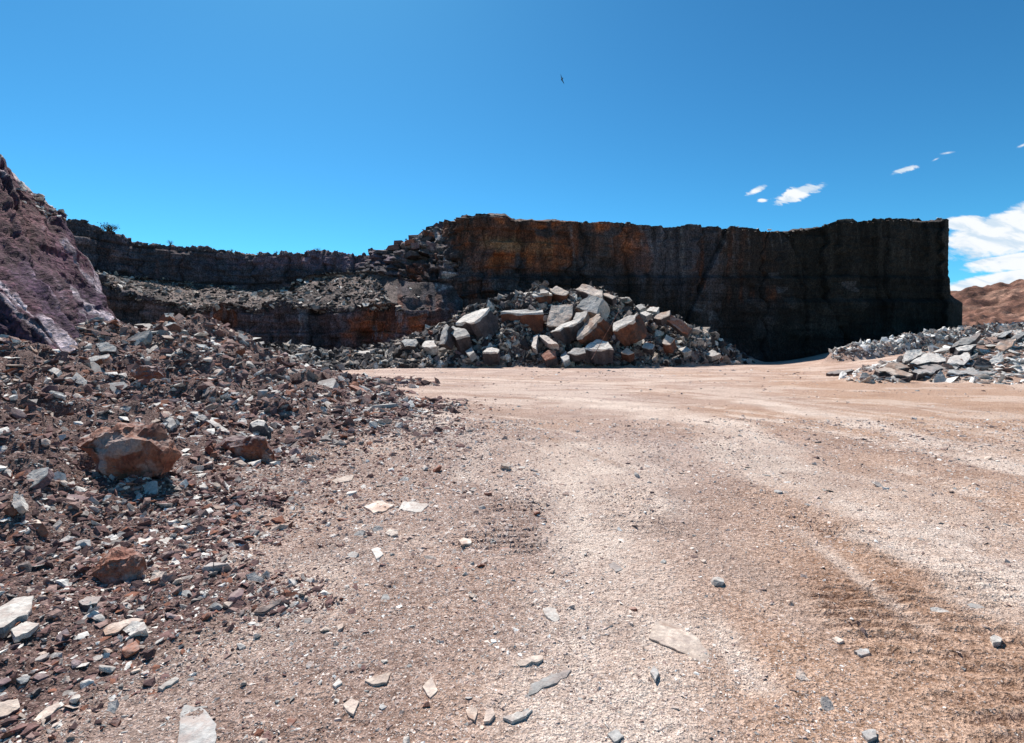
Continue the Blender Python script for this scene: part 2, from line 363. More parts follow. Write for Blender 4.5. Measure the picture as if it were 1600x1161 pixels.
dust *= 1.05 * (.55 + .45 * sstep(-.4, .4, fbm(X * 1.7, Y * 1.7, 0, 4, 81)))
dust = np.maximum(dust, .45 * sstep(.1, .6, fbm(X * .5, Y * .8, 0, 4, 84)) * sstep(5, 12, rr) * (mm < .03))
PI_ = [flr(*p) for p in [(430, 640), (640, 660), (820, 690), (950, 760), (1060, 880), (1180, 1100)]]
PO_ = [flr(*p) for p in [(500, 586), (760, 590), (1000, 598), (1200, 612), (1400, 634), (1700, 680)]]
TRK = random.Random(19); worn = np.zeros(X.shape); press = np.zeros(X.shape)
BRK = fbm(X * .8, Y * .8, 0, 3, 75); XT, YT = X + .12 * fbm(X * .6, Y * .6, 0, 2, 73), Y + .2 * fbm(X * .4, Y * .4, 0, 2, 74)
for k in range(15):
    t = (k + TRK.uniform(-.3, .3)) / 14; w = TRK.uniform(.07, .20) * (.7 + 1.2 * t)
    pts = [(a[0] * (1 - t) + b[0] * t, a[1] ** (1 - t) * b[1] ** t) for a, b in zip(PI_, PO_)]
    pts = [(pts[i][0] * (1 - f) + pts[i + 1][0] * f, pts[i][1] * (1 - f) + pts[i + 1][1] * f) for i in range(5) for f in (0, .5)] + [pts[-1]]
    bnd = seg_band(XT, YT, pts, w, w * .8, .8) * sstep(-.6, .3, np.roll(BRK, k * 37, 0))
    if k % 3 == 1: worn = np.maximum(worn, bnd * TRK.uniform(.5, .9))
    else: dust = np.maximum(dust, bnd * TRK.uniform(.5, 1.0)); press = np.maximum(press, bnd)
ang = X / np.maximum(Y, .5)
orange = np.clip(.15 + .75 * sstep(.1, .75, ang) + .35 * fbm(X * .35, Y * .35, 0, 4, 91), 0, 1) * (1 - .5 * sstep(20, 60, rr))
orange = np.maximum(orange, worn); orange = np.maximum(orange, .9 * seg_band(XJ, YJ, [flr(1600, 980), flr(1500, 880), flr(1480, 760)], .25, .3))
tal = talus(X, Y); rpv = rpile(X, Y); rdv = ridge(X, Y)
dark = seg_band(XJ, YJ, [flr(770, 840), flr(745, 760), flr(720, 740)], .18, .4) * .55  # rut edge: its shade painted as darker ground
for pts, w0, w1 in ([(1330, 760), (1230, 720), (1150, 700)], .3, .4), ([(1600, 700), (1420, 680), (1250, 655)], .3, .35), ([(1040, 760), (1020, 700), (1000, 665)], .35, .5), ([(780, 700), (840, 660), (760, 635)], .4, .6), ([(880, 1000), (800, 900), (790, 800)], .22, .4), ([(1180, 900), (1100, 830), (1120, 760)], .3, .4):
    dark = np.maximum(dark, .42 * seg_band(XJ, YJ, [flr(*p) for p in pts], w0, w1) * sstep(-.5, .4, fbm(X * 2.4, Y * 2.4, 0, 4, 88)))
dark = np.maximum(dark, .6 * seg_band(XJ, YJ, [flr(1045, 815), flr(1050, 770)], .16, .22))
soil = np.clip(sstep(.0, .10, mm + .04 * fbm(X * 2, Y * 2, 0, 3, 95)) * sstep(0, .03, mm) * .92 + sstep(.1, .5, tal) + .6 * sstep(.1, .5, rpv) * (Y < 38) + .4 * sstep(.4, .9, rdv) + np.maximum(dark, worn * .55) * .5, 0, 1)  # soil mask also carries the painted rut shade
toe = (1 - sstep(0, 1.6, X + .35 * (Y - 3) * .1 + 1.2 + .6 * fbm(X, Y, 0, 3, 99))) * (Y < 14) * .35
soil = np.clip(np.maximum(soil, toe * sstep(-.3, .5, fbm(X * 1.4, Y * 1.4, 0, 3, 97))), 0, 1)
# fine relief, crumbled soil on the mound, tyre lugs and ruts
near = 1 - sstep(14, 34, rr)
Z = Z + near * (.008 * fbm(X * 7, Y * 7, 0, 3, 101) + .006 * fbm(X * 17, Y * 17, 0, 2, 103)) + np.clip(mm, 0, .3) * near * .30 * np.abs(fbm(X * 3.2, Y * 3.2, 0, 4, 105))
def lugs(x0, y0, x1, y1, w, pitch, amp, slope):
    out = np.zeros(GX.shape); i0, i1 = np.searchsorted(xs, [min(x0, x1) - 1.2, max(x0, x1) + 1.2]); j0, j1 = np.searchsorted(ys, [y0 - .2, y1 + .2]); sl = (slice(j0, j1), slice(i0, i1)); X, Y = GX[sl], GY[sl]
    d = np.array([x1 - x0, y1 - y0]); L = np.hypot(*d); d = d / L
    a = (X - x0) * d[0] + (Y - y0) * d[1]; b = (X - x0) * -d[1] + (Y - y0) * d[0]
    wl = w * (1 + .25 * fbm(a * 1.3, 0, 0, 2, 117))
    m = sstep(wl, wl * .7, np.abs(b)) * sstep(0, .25, a) * sstep(L, L - .5, a) * (.25 + .75 * sstep(-.9, -.1, fbm(X * 2.2, Y * 3.2, 0, 3, 113)))
    ph = (Y + slope * X + .022 * fbm(X * 3, Y * 5, 0, 3, 111)) / pitch; s = ph - np.floor(ph)
    out[sl] = amp * m * (sstep(0, .30, s) - sstep(.45, .62, s) - .45); return out
Z = Z + lugs(2.55, 1.2, 2.35, 3.9, .66, .125, .042, .10) + lugs(3.3, 3.2, 2.7, 6.2, .35, .12, .030, .1) + lugs(-.15, 4.0, .15, 5.9, .4, .12, .032, -.1) + lugs(1.1, 4.4, 1.4, 6.4, .4, .13, .026, .1) + lugs(-1.1, 1.9, -.9, 2.7, .35, .09, .014, .3)
Z = Z - .018 * press - .012 * worn
for pts in ([(1600, 700), (1300, 660), (1050, 628), (800, 612)], [(1600, 800), (1350, 720), (1150, 665), (950, 632)]):
    Z = Z - .03 * seg_band(X, Y, [flr(*p) for p in pts], .22, .3)
tone = np.stack([np.clip(dust, 0, 1), np.clip(orange, 0, 1), soil], -1).reshape(-1, 3)
np_mesh('ground', np.stack([X, Y, Z], -1).reshape(-1, 3), grid_faces(len(ys), len(xs)), 'ground_dirt', False, 'structure', tone)

# ------------------------------------------------------------------ rock walls as displaced sheets
def sheet(name, net, nc, nrs, disp, colour, kind='structure', vertical=True):
    P = np.array([[xyz(*q) for q in col] for col in net])            # columns x rows x 3
    L = np.concatenate([[0], np.cumsum(np.linalg.norm(np.diff(P[:, :, :2].mean(1), axis=0), axis=1) + 1e-3)])
    s = np.linspace(0, L[-1], nc)
    Q = np.stack([[np.interp(s, L, P[:, r, k]) for k in range(3)] for r in range(P.shape[1])], 0).transpose(2, 0, 1)  # nc x rows x 3
    rows = [r + np.arange(n) / n for r, n in enumerate(nrs)] + [np.array([float(len(nrs))])]
    t = np.concatenate(rows); i = np.minimum(t.astype(int), len(nrs) - 1); w = (t - i)[None, :, None]
    G = Q[:, i] * (1 - w) + Q[:, i + 1] * w                          # nc x nr x 3
    gs = np.gradient(G, axis=0); gt = np.gradient(G, axis=1)
    N = np.cross(gs, gt); N /= np.linalg.norm(N, axis=2, keepdims=True) + 1e-9
    if vertical: N[..., 2] *= .12; N /= np.linalg.norm(N, axis=2, keepdims=True) + 1e-9
    mid = N[nc // 2, len(t) // 4]
    if mid[1] > 0: N = -N
    S = np.repeat(s[:, None], len(t), 1); T = np.repeat(t[None], nc, 0)
    U = U0 + F * G[..., 0] / G[..., 1]; V = VH + F * (EYE - G[..., 2]) / G[..., 1]
    off, dz = disp(S, G[..., 2], T, U, V, G)
    A = G + N * off[..., None]; A[..., 2] += dz
    c = colour(S, G[..., 2], T, U, V, off)
    o = np_mesh(name, A.reshape(-1, 3), grid_faces(nc, len(t)), 'cliff_rock', False, kind, c.reshape(-1, 3))
    return o, A
def lerp3(c, col, w): return c * (1 - w[..., None]) + np.array(col) * w[..., None]
def patch(U, V, u, v, a, b, k=1.0, ns=None, soft=.5):
    r = np.sqrt(((U - u) / a) ** 2 + ((V - v) / b) ** 2)
    if ns is not None: r = r + ns * .5
    return k * (1 - sstep(1 - soft, 1 + soft, r))
def jag(S, seed, w=1.6, a=.7):
    return a * (_h(np.floor(S / w + .3 * vnoise(S * .4, 0, 0, seed)), S * 0, S * 0, seed) - .5) + .5 * a * (_h(np.floor(S / (w * .37)), S * 0, S * 0, seed + 3) - .5)

# right-hand quarry face
top = [(716, 347), (722, 338), (745, 337), (775, 333), (795, 334), (805, 341), (860, 341), (890, 346), (950, 349), (990, 348), (1010, 352), (1060, 357), (1100, 357), (1140, 359), (1190, 361), (1230, 360),
       (1280, 354), (1330, 350), (1370, 346), (1400, 344), (1440, 345), (1480, 344)]
def tv(u): return float(np.interp(u, [p[0] for p in top], [p[1] for p in top]))
net = [[(690, 590, 70), (690, 470, 70), (700, 352, 70), (700, 352, 95)],
       [(712, 590, 68), (708, 470, 67), (712, 350, 66), (716, 345, 95)],
       [(722, 590, 62), (714, 470, 60.5), (716, 346, 60), (720, 344, 95)]]
for u in range(730, 1481, 15):
    D = float(np.interp(u, [722, 800, 900, 1100, 1300, 1480], [60, 59, 60.5, 63, 66, 69]))
    q = 0.986
    net.append([(u, 590, D * q), (u, 480, D * q + .6), (u, tv(u), D + .8), (u, tv(u) + 9, D + 32)])
net += [[(1500, 590, 69.5), (1498, 472, 70), (1480, 345, 71.5), (1474, 347, 102)],
        [(1500.5, 590, 70.5), (1500, 476, 71), (1479, 345, 74), (1470, 347, 104)], [(1480, 590, 80), (1470, 480, 80), (1460, 345, 80), (1460, 346, 106)], [(1400, 590, 110), (1390, 480, 110), (1380, 350, 110), (1380, 350, 112)]]
def ledge(col, last):                             # one more row: the step where the upper face sets back
    (u0, v0, d0), (u1, v1, d1), (u2, v2, d2), back = col
    if last: return [(u0, v0, d0), (u0 - .5, 474, d1), (u2 - 3, 457, d1 + .5), (u2, v2, d2), back]
    f = .06; return [col[0], col[1], (u1 + (u2 - u1) * f, v1 + (v2 - v1) * f, d1 + (d2 - d1) * f), col[2], back]
net = [ledge(c, c[0][0] >= 1500) for c in net]
def fold(T): return np.where(T < 1, T, np.where(T < 2, 1 + (T - 1) * .02, np.where(T < 3, np.maximum(T - 1, 1.02), T - 1)))
def disp_r(S, z, T, U, V, G):
    T = fold(T)
    v1, e1 = blocks(S, z, 5.5, 60, 3, .25); v2, e2 = blocks(S, z, 2.3, 1.5, 9, .12); v3, e3 = blocks(S, z, .9, .55, 15, .06)
    face = (T < 2.05)
    left = 1 - sstep(820, 980, U)
    o = .75 * v1 + (.10 + .38 * left) * v2 * e2 + (.07 + .1 * left) * v3 + .8 * fbm(S * .09, z * .06, 0, 3, 5) + .12 * fbm(S * 1.5, z * 1.5, 0, 3, 6) - .2 * (1 - e1)
    o = o + .5 * (_h(np.floor(S * .33 + z * .03), S * 0, S * 0, 8) - .5) * (U > 860)
    o = o + .9 * sstep(466, 474, V) * sstep(1100, 1400, U) + .45 * sstep(430, 436, V)
    o = o * face * (.15 + .85 * sstep(1500, 1440, U))
    dz = jag(S, 31, 4.4, .18) * sstep(1.85, 2.0, T) * (T < 2.2) + (T > 2.05) * .2 * fbm(S * .5, T * 9, 0, 3, 8)
    return o, dz
def col_r(S, z, T, U, V, off):
    T = fold(T)
    n = fbm(S * .35, z * .5, 0, 4, 201); nv = fbm(S * 1.2, z * .12, 0, 4, 203)
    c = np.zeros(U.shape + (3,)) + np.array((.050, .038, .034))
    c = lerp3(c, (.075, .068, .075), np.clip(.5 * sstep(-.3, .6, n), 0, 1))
    c = lerp3(c, (.085, .080, .092), patch(U, V, 1060, 400, 60, 55, .9, nv) + patch(U, V, 780, 440, 60, 45, .35, n))
    rust = 0
    for a in [(800, 375, 55, 28, 1.), (850, 395, 60, 32, .9), (780, 400, 45, 28, .9), (900, 380, 40, 35, .5), (985, 385, 32, 34, .85), (1000, 400, 18, 20, .8), (790, 345, 40, 10, .6), (860, 350, 60, 10, .6), (930, 355, 40, 12, .6),
              (725, 365, 22, 30, .7), (745, 460, 30, 30, .6), (760, 430, 14, 30, .4), (1190, 460, 60, 18, .35), (1090, 420, 22, 60, .35), (1180, 400, 60, 50, .25), (1330, 505, 40, 8, .2)]:
        rust = np.maximum(rust, patch(U, V, a[0], a[1], a[2], a[3], a[4], n * .8 + nv * .4))
    c = lerp3(c, (.27, .088, .036), np.clip(sstep(.25, .8, rust + .35 * nv) * (.25 + .75 * sstep(-.3, .5, n)), 0, 1))
    c = lerp3(c, (.30, .17, .09), patch(U, V, 785, 380, 26, 12, .75, nv) + patch(U, V, 845, 385, 22, 14, .4, nv))
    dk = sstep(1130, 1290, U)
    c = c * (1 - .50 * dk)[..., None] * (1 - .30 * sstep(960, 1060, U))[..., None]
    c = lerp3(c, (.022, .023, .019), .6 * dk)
    # mineral runs down the face
    for u, v0, v1, w, k in [(893, 352, 428, 1.6, .55), (955, 370, 410, 1.2, .45), (1001, 350, 395, 2.2, .5), (1012, 360, 402, 3, .3), (1044, 358, 420, 2.4, .35), (1060, 358, 440, 3, .4), (1032, 355, 400, 2, .3), (1122, 355, 400, 1.5, .35),
                            (1140, 362, 445, 1.5, .25), (1165, 365, 430, 1.5, .25), (1205, 360, 395, 1.2, .3), (1222, 358, 392, 1.0, .25), (965, 380, 430, 4, .15), (870, 360, 420, 3, .12), (1300, 365, 390, 1, .12)]:
        uu = u + (V - v0) * .10 + 1.5 * vnoise(V * .05, u, 0, 7)
        c = lerp3(c, (.30, .29, .30), k * np.exp(-((U - uu) / w) ** 2) * sstep(v0 - 4, v0 + 4, V) * (1 - sstep(v1 - 25, v1 + 10, V)) * (.5 + .5 * vnoise(S * 3, z * 1.3, 0, 12)))
    wv, we = blocks(S, z, 1.9, 1.1, 61, .1)
    c = lerp3(c, (.12, .12, .13), .35 * ((wv > .75) & (V > 425) & (V < 500)) * (vnoise(S * .12, z * .3, 0, 66) > 0.05) * (U > 1060) * (U < 1340))
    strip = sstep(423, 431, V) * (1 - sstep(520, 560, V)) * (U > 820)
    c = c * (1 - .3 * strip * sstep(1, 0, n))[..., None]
    c = lerp3(c, (.16, .11, .09), .6 * (T > 2.02))
    k1, g1 = blocks(S, z, 5.5, 60, 3, .16); k2, g2 = blocks(S, z, 2.3, 1.5, 9, .07); k3, g3 = blocks(S, z, 7.0, .9, 77, .07)
    am = np.ones(U.shape); low = sstep(424, 440, V) if True else .5 + 0 * V
    c = c * (1 + am * (.30 * k1 + .26 * k2 * (_h(np.floor(S / 9), np.floor(z / 5), S * 0, 4) > .35) + .22 * k3 * low))[..., None]
    c = c * (1 - am * (.45 * (1 - g1) + .25 * (1 - g2) * (.4 + .6 * low) + .4 * (1 - g3) * low))[..., None]
    return np.clip(c, .004, 1)
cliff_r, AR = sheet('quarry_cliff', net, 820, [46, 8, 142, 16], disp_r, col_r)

# stepped wall behind, lower face + rubble bench + upper face
lower = [(-400, 400), (60, 425), (150, 432), (200, 458), (250, 468), (300, 482), (350, 474), (400, 478), (450, 474), (500, 481), (560, 480), (600, 476), (640, 478), (680, 486), (760, 490)]
bench = [(-400, 380), (60, 400), (150, 425), (210, 436), (250, 440), (320, 444), (400, 455), (450, 452), (490, 432), (540, 428), (590, 425), (640, 440), (700, 440), (760, 440)]
upper = [(-400, 300), (60, 330), (95, 343), (130, 346), (165, 363), (210, 379), (250, 385), (330, 391), (400, 397), (500, 398), (560, 400), (590, 399), (600, 393), (630, 384), (660, 368), (690, 355), (708, 350), (760, 348)]
def pv(tab, u): return float(np.interp(u, [p[0] for p in tab], [p[1] for p in tab]))
net = []
for u in list(range(-400, 60, 60)) + list(range(60, 761, 10)):
    Dl = float(np.interp(u, [-400, 60, 200, 350, 500, 560, 620, 700, 760], [40, 48, 54, 57, 58, 57, 56, 57, 60]))
    Db = Dl + float(np.interp(u, [60, 300, 560, 620, 680, 760], [10, 12, 12, 5, 3, 3]))
    Du = Db + float(np.interp(u, [0, 560, 620, 680, 760], [1.2, 1.5, 6, 7, 7]))
    net.append([(u, 600, Dl - .8), (u, pv(lower, u), Dl), (u, pv(bench, u), Db), (u, pv(upper, u), Du), (u, pv(upper, u) + 1.5, Du + 40)])
def disp_l(S, z, T, U, V, G):
    v1, e1 = blocks(S, z, 4.5, 3.6, 103, .25); v2, e2 = blocks(S, z, 1.7, 1.0, 109, .12); v3, e3 = blocks(S, z, .7, .45, 115, .06)
    b = (T > 1) & (T < 2)
    face = ~b & (T < 3.05)
    step = (T > 2) & (U > 585)
    o = face * (.7 * v1 + .32 * v2 * e2 + .12 * v3 + .7 * fbm(S * .1, z * .08, 0, 3, 5) + .18 * fbm(S * 1.4, z * 1.4, 0, 3, 6) - .2 * (1 - e1)) + b * (.25 * fbm(S * .5, G[..., 1] * .5, 0, 3, 9))
    o = o + step * .5 * (v2 + v3)
    g = sstep(1000, 0, 0 * U); o = o + 1.2 * np.exp(-((U - 488 - (V - 480) * .25) / 12) ** 2) * (T < 1) * -1
    dz = jag(S, 131, 1.3, .3 + .4 * (np.abs(U - 640) < 55)) * sstep(2.85, 3.0, T) * (T < 3.3) + .12 * fbm(S * 2.2, 0, 0, 3, 11) * (T > 2.9)
    dz = dz + .35 * fbm(S * .5, 1, 0, 3, 13) * sstep(.85, 1, T) * (T < 1.3)
    return o * sstep(0, .02, T) , dz
def col_l(S, z, T, U, V, off):
    n = fbm(S * .35, z * .5, 0, 4, 301); nv = fbm(S * 1.3, z * .14, 0, 4, 303)
    c = np.zeros(U.shape + (3,)) + np.array((.088, .070, .074))  # brighter purplish base paints in the lens-flare haze
    c = lerp3(c, (.125, .088, .092), sstep(-.4, .7, n))
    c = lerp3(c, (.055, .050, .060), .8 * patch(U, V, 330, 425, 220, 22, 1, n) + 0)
    c = lerp3(c, (.17, .11, .14), .7 * patch(U, V, 480, 408, 110, 12, 1, nv))
    rust = 0
    for a in [(655, 510, 26, 24, 1.), (590, 505, 50, 30, .85), (560, 515, 28, 25, .7), (345, 495, 26, 22, .8), (600, 500, 80, 14, .5), (300, 520, 50, 22, .3), (650, 425, 14, 16, .8), (640, 470, 60, 10, .4), (170, 480, 35, 14, .5),
              (430, 520, 40, 18, .35), (690, 480, 20, 22, .5), (270, 420, 40, 14, .2)]:
        rust = np.maximum(rust, patch(U, V, a[0], a[1], a[2], a[3], a[4], n * .8 + nv * .4))
    c = lerp3(c, (.27, .085, .04), np.clip(sstep(.15, .8, rust + .3 * nv) * (.4 + .6 * sstep(-.6, .5, n)), 0, 1))
    c = lerp3(c, (.34, .31, .33), .55 * sstep(.45, .8, nv) * (T < 1) * (V < 530))
    c = lerp3(c, (.34, .32, .33), .8 * sstep(.35, .9, np.abs(fbm(S * .9, z * .9, 0, 3, 333))) * (U > 680) * (T > 1))  # sunlit ledge edges next to the buttress, painted as pale flecks
    b = sstep(1.0, 1.03, T) * (1 - sstep(1.97, 2.0, T))
    c = lerp3(c, (.17, .125, .11), b * (U < 620)); c = lerp3(c, (.075, .055, .052), b * sstep(-.1, .5, n))
    c = lerp3(c, (.26, .21, .19), .6 * ((T > 2.2) & (U > 590)) * sstep(-.2, .6, n))
    c = lerp3(c, (.14, .11, .10), .6 * (T > 3.02))
    k1, g1 = blocks(S, z, 4.5, 3.6, 103, .16); k2, g2 = blocks(S, z, 1.7, 1.0, 109, .07); k3, g3 = blocks(S, z, 7.0, .9, 77, .07)
    am = ((T < 1) | (T > 2)) * 1.0; low = sstep(424, 440, V) if False else .5 + 0 * V
    c = c * (1 + am * (.30 * k1 + .26 * k2 * (_h(np.floor(S / 9), np.floor(z / 5), S * 0, 4) > .35) + .22 * k3 * low))[..., None]
    c = c * (1 - am * (.45 * (1 - g1) + .25 * (1 - g2) * (.4 + .6 * low) + .4 * (1 - g3) * low))[..., None]
    return np.clip(c, .004, 1)
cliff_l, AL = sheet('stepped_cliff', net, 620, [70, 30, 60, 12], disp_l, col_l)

# near spoil slope on the left
net = [[(-900, 700, 7), (-1100, 300, 9), (-1300, -200, 12), (-1300, -200, 30)], [(-500, 640, 9), (-600, 350, 11), (-700, 0, 14), (-700, 0, 34)], [(-200, 590, 11), (-260, 380, 12.6), (-330, 150, 15.5), (-330, 160, 36)],
       [(-50, 570, 12), (-130, 400, 13.6), (-220, 210, 16.5), (-220, 220, 38)],
       [(60, 566, 12.7), (-30, 440, 13.6), (-140, 270, 16), (-190, 215, 38)],
       [(114, 560, 13.2), (18, 448, 14), (-90, 310, 16), (-130, 225, 38)],
       [(122, 556, 14.2), (40, 440, 15.6), (-60, 290, 18), (-90, 226, 40)], [(134, 548, 15.5), (62, 420, 17.2), (-20, 262, 19.6), (-50, 228, 42)],
       [(150, 542, 16.8), (84, 420, 18.4), (2, 250, 20.2), (-15, 240, 44)], [(166, 536, 17.6), (112, 440, 19), (32, 282, 20.8), (20, 280, 44)], [(180, 530, 18.4), (132, 452, 19.8), (70, 318, 21.4), (55, 320, 44)],
       [(190, 526, 19), (148, 462, 20.2), (97, 348, 21.8), (80, 352, 44)], [(197, 524, 19.6), (160, 470, 20.6), (120, 396, 22), (105, 398, 44)], [(202, 522, 20.4), (172, 488, 21), (138, 432, 22.4), (120, 440, 44)],
       [(206, 522, 22), (188, 505, 22.6), (160, 470, 24), (140, 478, 44)], [(200, 530, 30), (180, 525, 32), (160, 520, 34), (150, 520, 46)]]
def disp_s(S, z, T, U, V, G):
    v2, e2 = blocks(S + z * .35, z, 1.6, 1.1, 209, .2)
    o = .18 * fbm(S * .35 + z * .1, z * .2, 0, 4, 5) + .15 * v2 * e2 + .22 * fbm((S - z * .25) * 1.5, z * .28, 0, 4, 16) + .06 * fbm(S * 4, z * 4, 0, 4, 26) + .04 * np.abs(fbm(S * 9, z * 9, 0, 2, 28))
    o = o + .35 * np.abs(vnoise((S + z * .22) * .55, z * .1, 0, 27))
    return o * (T < 2.05), (T > 1.7) * .25 * fbm(S * 1.8, T * 4, 0, 3, 8) + jag(S, 231, .8, .3) * sstep(1.9, 2, T) * (U > -20)
def col_s(S, z, T, U, V, off):
    n = fbm(S * .6, z * .6, 0, 4, 401); nv = fbm((S - z * .25) * 2.2, z * .3, 0, 4, 403)
    c = np.zeros(U.shape + (3,)) + np.array((.082, .039, .052))  # purple tint partly paints in the lens-flare haze
    c = lerp3(c, (.110, .052, .072), sstep(-.4, .8, n))
    c = lerp3(c, (.065, .036, .068), .7 * sstep(.1, -.8, n))
    c = lerp3(c, (.15, .07, .06), .4 * patch(U, V, 30, 340, 50, 50, 1, nv))
    c = lerp3(c, (.36, .26, .31), .5 * sstep(.5, 1.1, nv))
    for (u0, v0, u1, v1, w, k) in [(-20, 415, 116, 556, 4, .9), (0, 455, 80, 540, 3, .6), (110, 440, 195, 515, 4, .7), (120, 465, 175, 528, 3, .5), (0, 270, 22, 310, 3, .5), (60, 360, 75, 345, 3, .2), (95, 380, 190, 500, 2.5, .5)]:  # sunlit crests and ledges painted in as pale streaks
        t = np.clip(((U - u0) * (u1 - u0) + (V - v0) * (v1 - v0)) / ((u1 - u0) ** 2 + (v1 - v0) ** 2), 0, 1)
        r = np.hypot(U - u0 - t * (u1 - u0), V - v0 - t * (v1 - v0)) + 2.5 * fbm(S * 2, z * 2, 0, 3, 44)
        c = lerp3(c, (.52, .44, .47), k * (1 - sstep(w * .4, w * 1.5, r)))
    c = lerp3(c, (.40, .34, .33), .8 * (T > 1.97))
    return np.clip(c, .004, 1)
slope, AS = sheet('rock_slope', net, 420, [110, 110, 10], disp_s, col_s, vertical=False)

# far desert hill beyond the end of the cliff
net = []
for u in range(1100, 3000, 40):
    tvh = float(np.interp(u, [1100, 1440, 1500, 1550, 1600, 1700, 2000, 3000], [500, 472, 459, 452, 444, 438, 430, 470]))
    net.append([(u, 548, 120), (u, 522, 150), (u, 505 + (tvh - 444) * .2, 205), (u, tvh, 270), (u, tvh + 4, 420)])
def disp_h(S, z, T, U, V, G):
    y = G[..., 1]
    o = 3.0 * fbm(S * .03, y * .02, 0, 5, 5) + .7 * fbm(S * .25, y * .2, 0, 4, 35) + 1.5 * np.abs(fbm(S * .09, y * .06, 0, 4, 15))
    zz = z * .8 + .5 * fbm(S * .04, y * .03, 0, 3, 25)
    return o * sstep(0, .3, T), .9 * (sstep(.25, .75, zz / 2.2 - np.floor(zz / 2.2))) * (T > .8)
def col_h(S, z, T, U, V, off):
    n = fbm(S * .06, z * .5, T * 3, 4, 501)
    c = np.zeros(U.shape + (3,)) + np.array((.165, .078, .052))
    c = lerp3(c, (.33, .185, .13), sstep(-.1, .7, n)); c = lerp3(c, (.085, .038, .028), .95 * sstep(.0, .7, -fbm(S * .12, z * 1.3, T * 9, 4, 511)))
    c = lerp3(c, (.40, .30, .23), .6 * sstep(1.5, .4, T)); gr = fbm(S * .45, T * 14, z * .8, 3, 521); c = c * (1 + .55 * np.clip(gr, -1, 1))[..., None]
    return np.clip(c, .01, 1)
sheet('distant_hill', net, 420, [24, 40, 50, 6], disp_h, col_h, vertical=False)

# ------------------------------------------------------------------ heights of the finished ground sheet
GZ = Z
def H(x, y):
    x = np.asarray(x, float); y = np.asarray(y, float)
    i = np.clip(np.searchsorted(xs, x) - 1, 0, len(xs) - 2); j = np.clip(np.searchsorted(ys, y) - 1, 0, len(ys) - 2)
    a = np.clip((x - xs[i]) / (xs[i + 1] - xs[i]), 0, 1); b = np.clip((y - ys[j]) / (ys[j + 1] - ys[j]), 0, 1)
    return (GZ[j, i] * (1 - a) + GZ[j, i + 1] * a) * (1 - b) + (GZ[j + 1, i] * (1 - a) + GZ[j + 1, i + 1] * a) * b

# ------------------------------------------------------------------ loose rock: shapes
def hull_mesh(name, seed, dims, n=16, flat=False):
    r = random.Random(seed); bm = bmesh.new()
    for _ in range(n):
        a, b = r.uniform(0, 6.283), r.uniform(-1, 1)
        if flat:
            k = r.uniform(.75, 1); p = Vector((math.cos(a) * k, math.sin(a) * k, 1 if b > 0 else -1))
        else:
            q = math.sqrt(1 - b * b); k = r.uniform(.8, 1); p = Vector((q * math.cos(a) * k, q * math.sin(a) * k, b * k))
        bm.verts.new((p.x * .5 * dims[0], p.y * .5 * dims[1], p.z * .5 * dims[2] * r.uniform(.86, 1)))
    res = bmesh.ops.convex_hull(bm, input=bm.verts)
    junk = [g for g in res['geom_interior'] + res['geom_unused'] if isinstance(g, bmesh.types.BMVert)]
    bmesh.ops.delete(bm, geom=list(set(junk)), context='VERTS')
    bmesh.ops.bevel(bm, geom=list(bm.edges), offset=.016, segments=1, affect='EDGES', profile=.5) if not flat else None
    me = bpy.data.meshes.new(name); bm.to_mesh(me); bm.free(); return me
SLABM = [hull_mesh('slab_shape', 50 + k, (1, random.uniform(.55, .85), random.uniform(.10, .22)), 13, True) for k in range(9)]
ROCKM = [hull_mesh('rock_shape', 80 + k, (1, random.uniform(.65, .9), random.uniform(.45, .75)), 17) for k in range(9)]

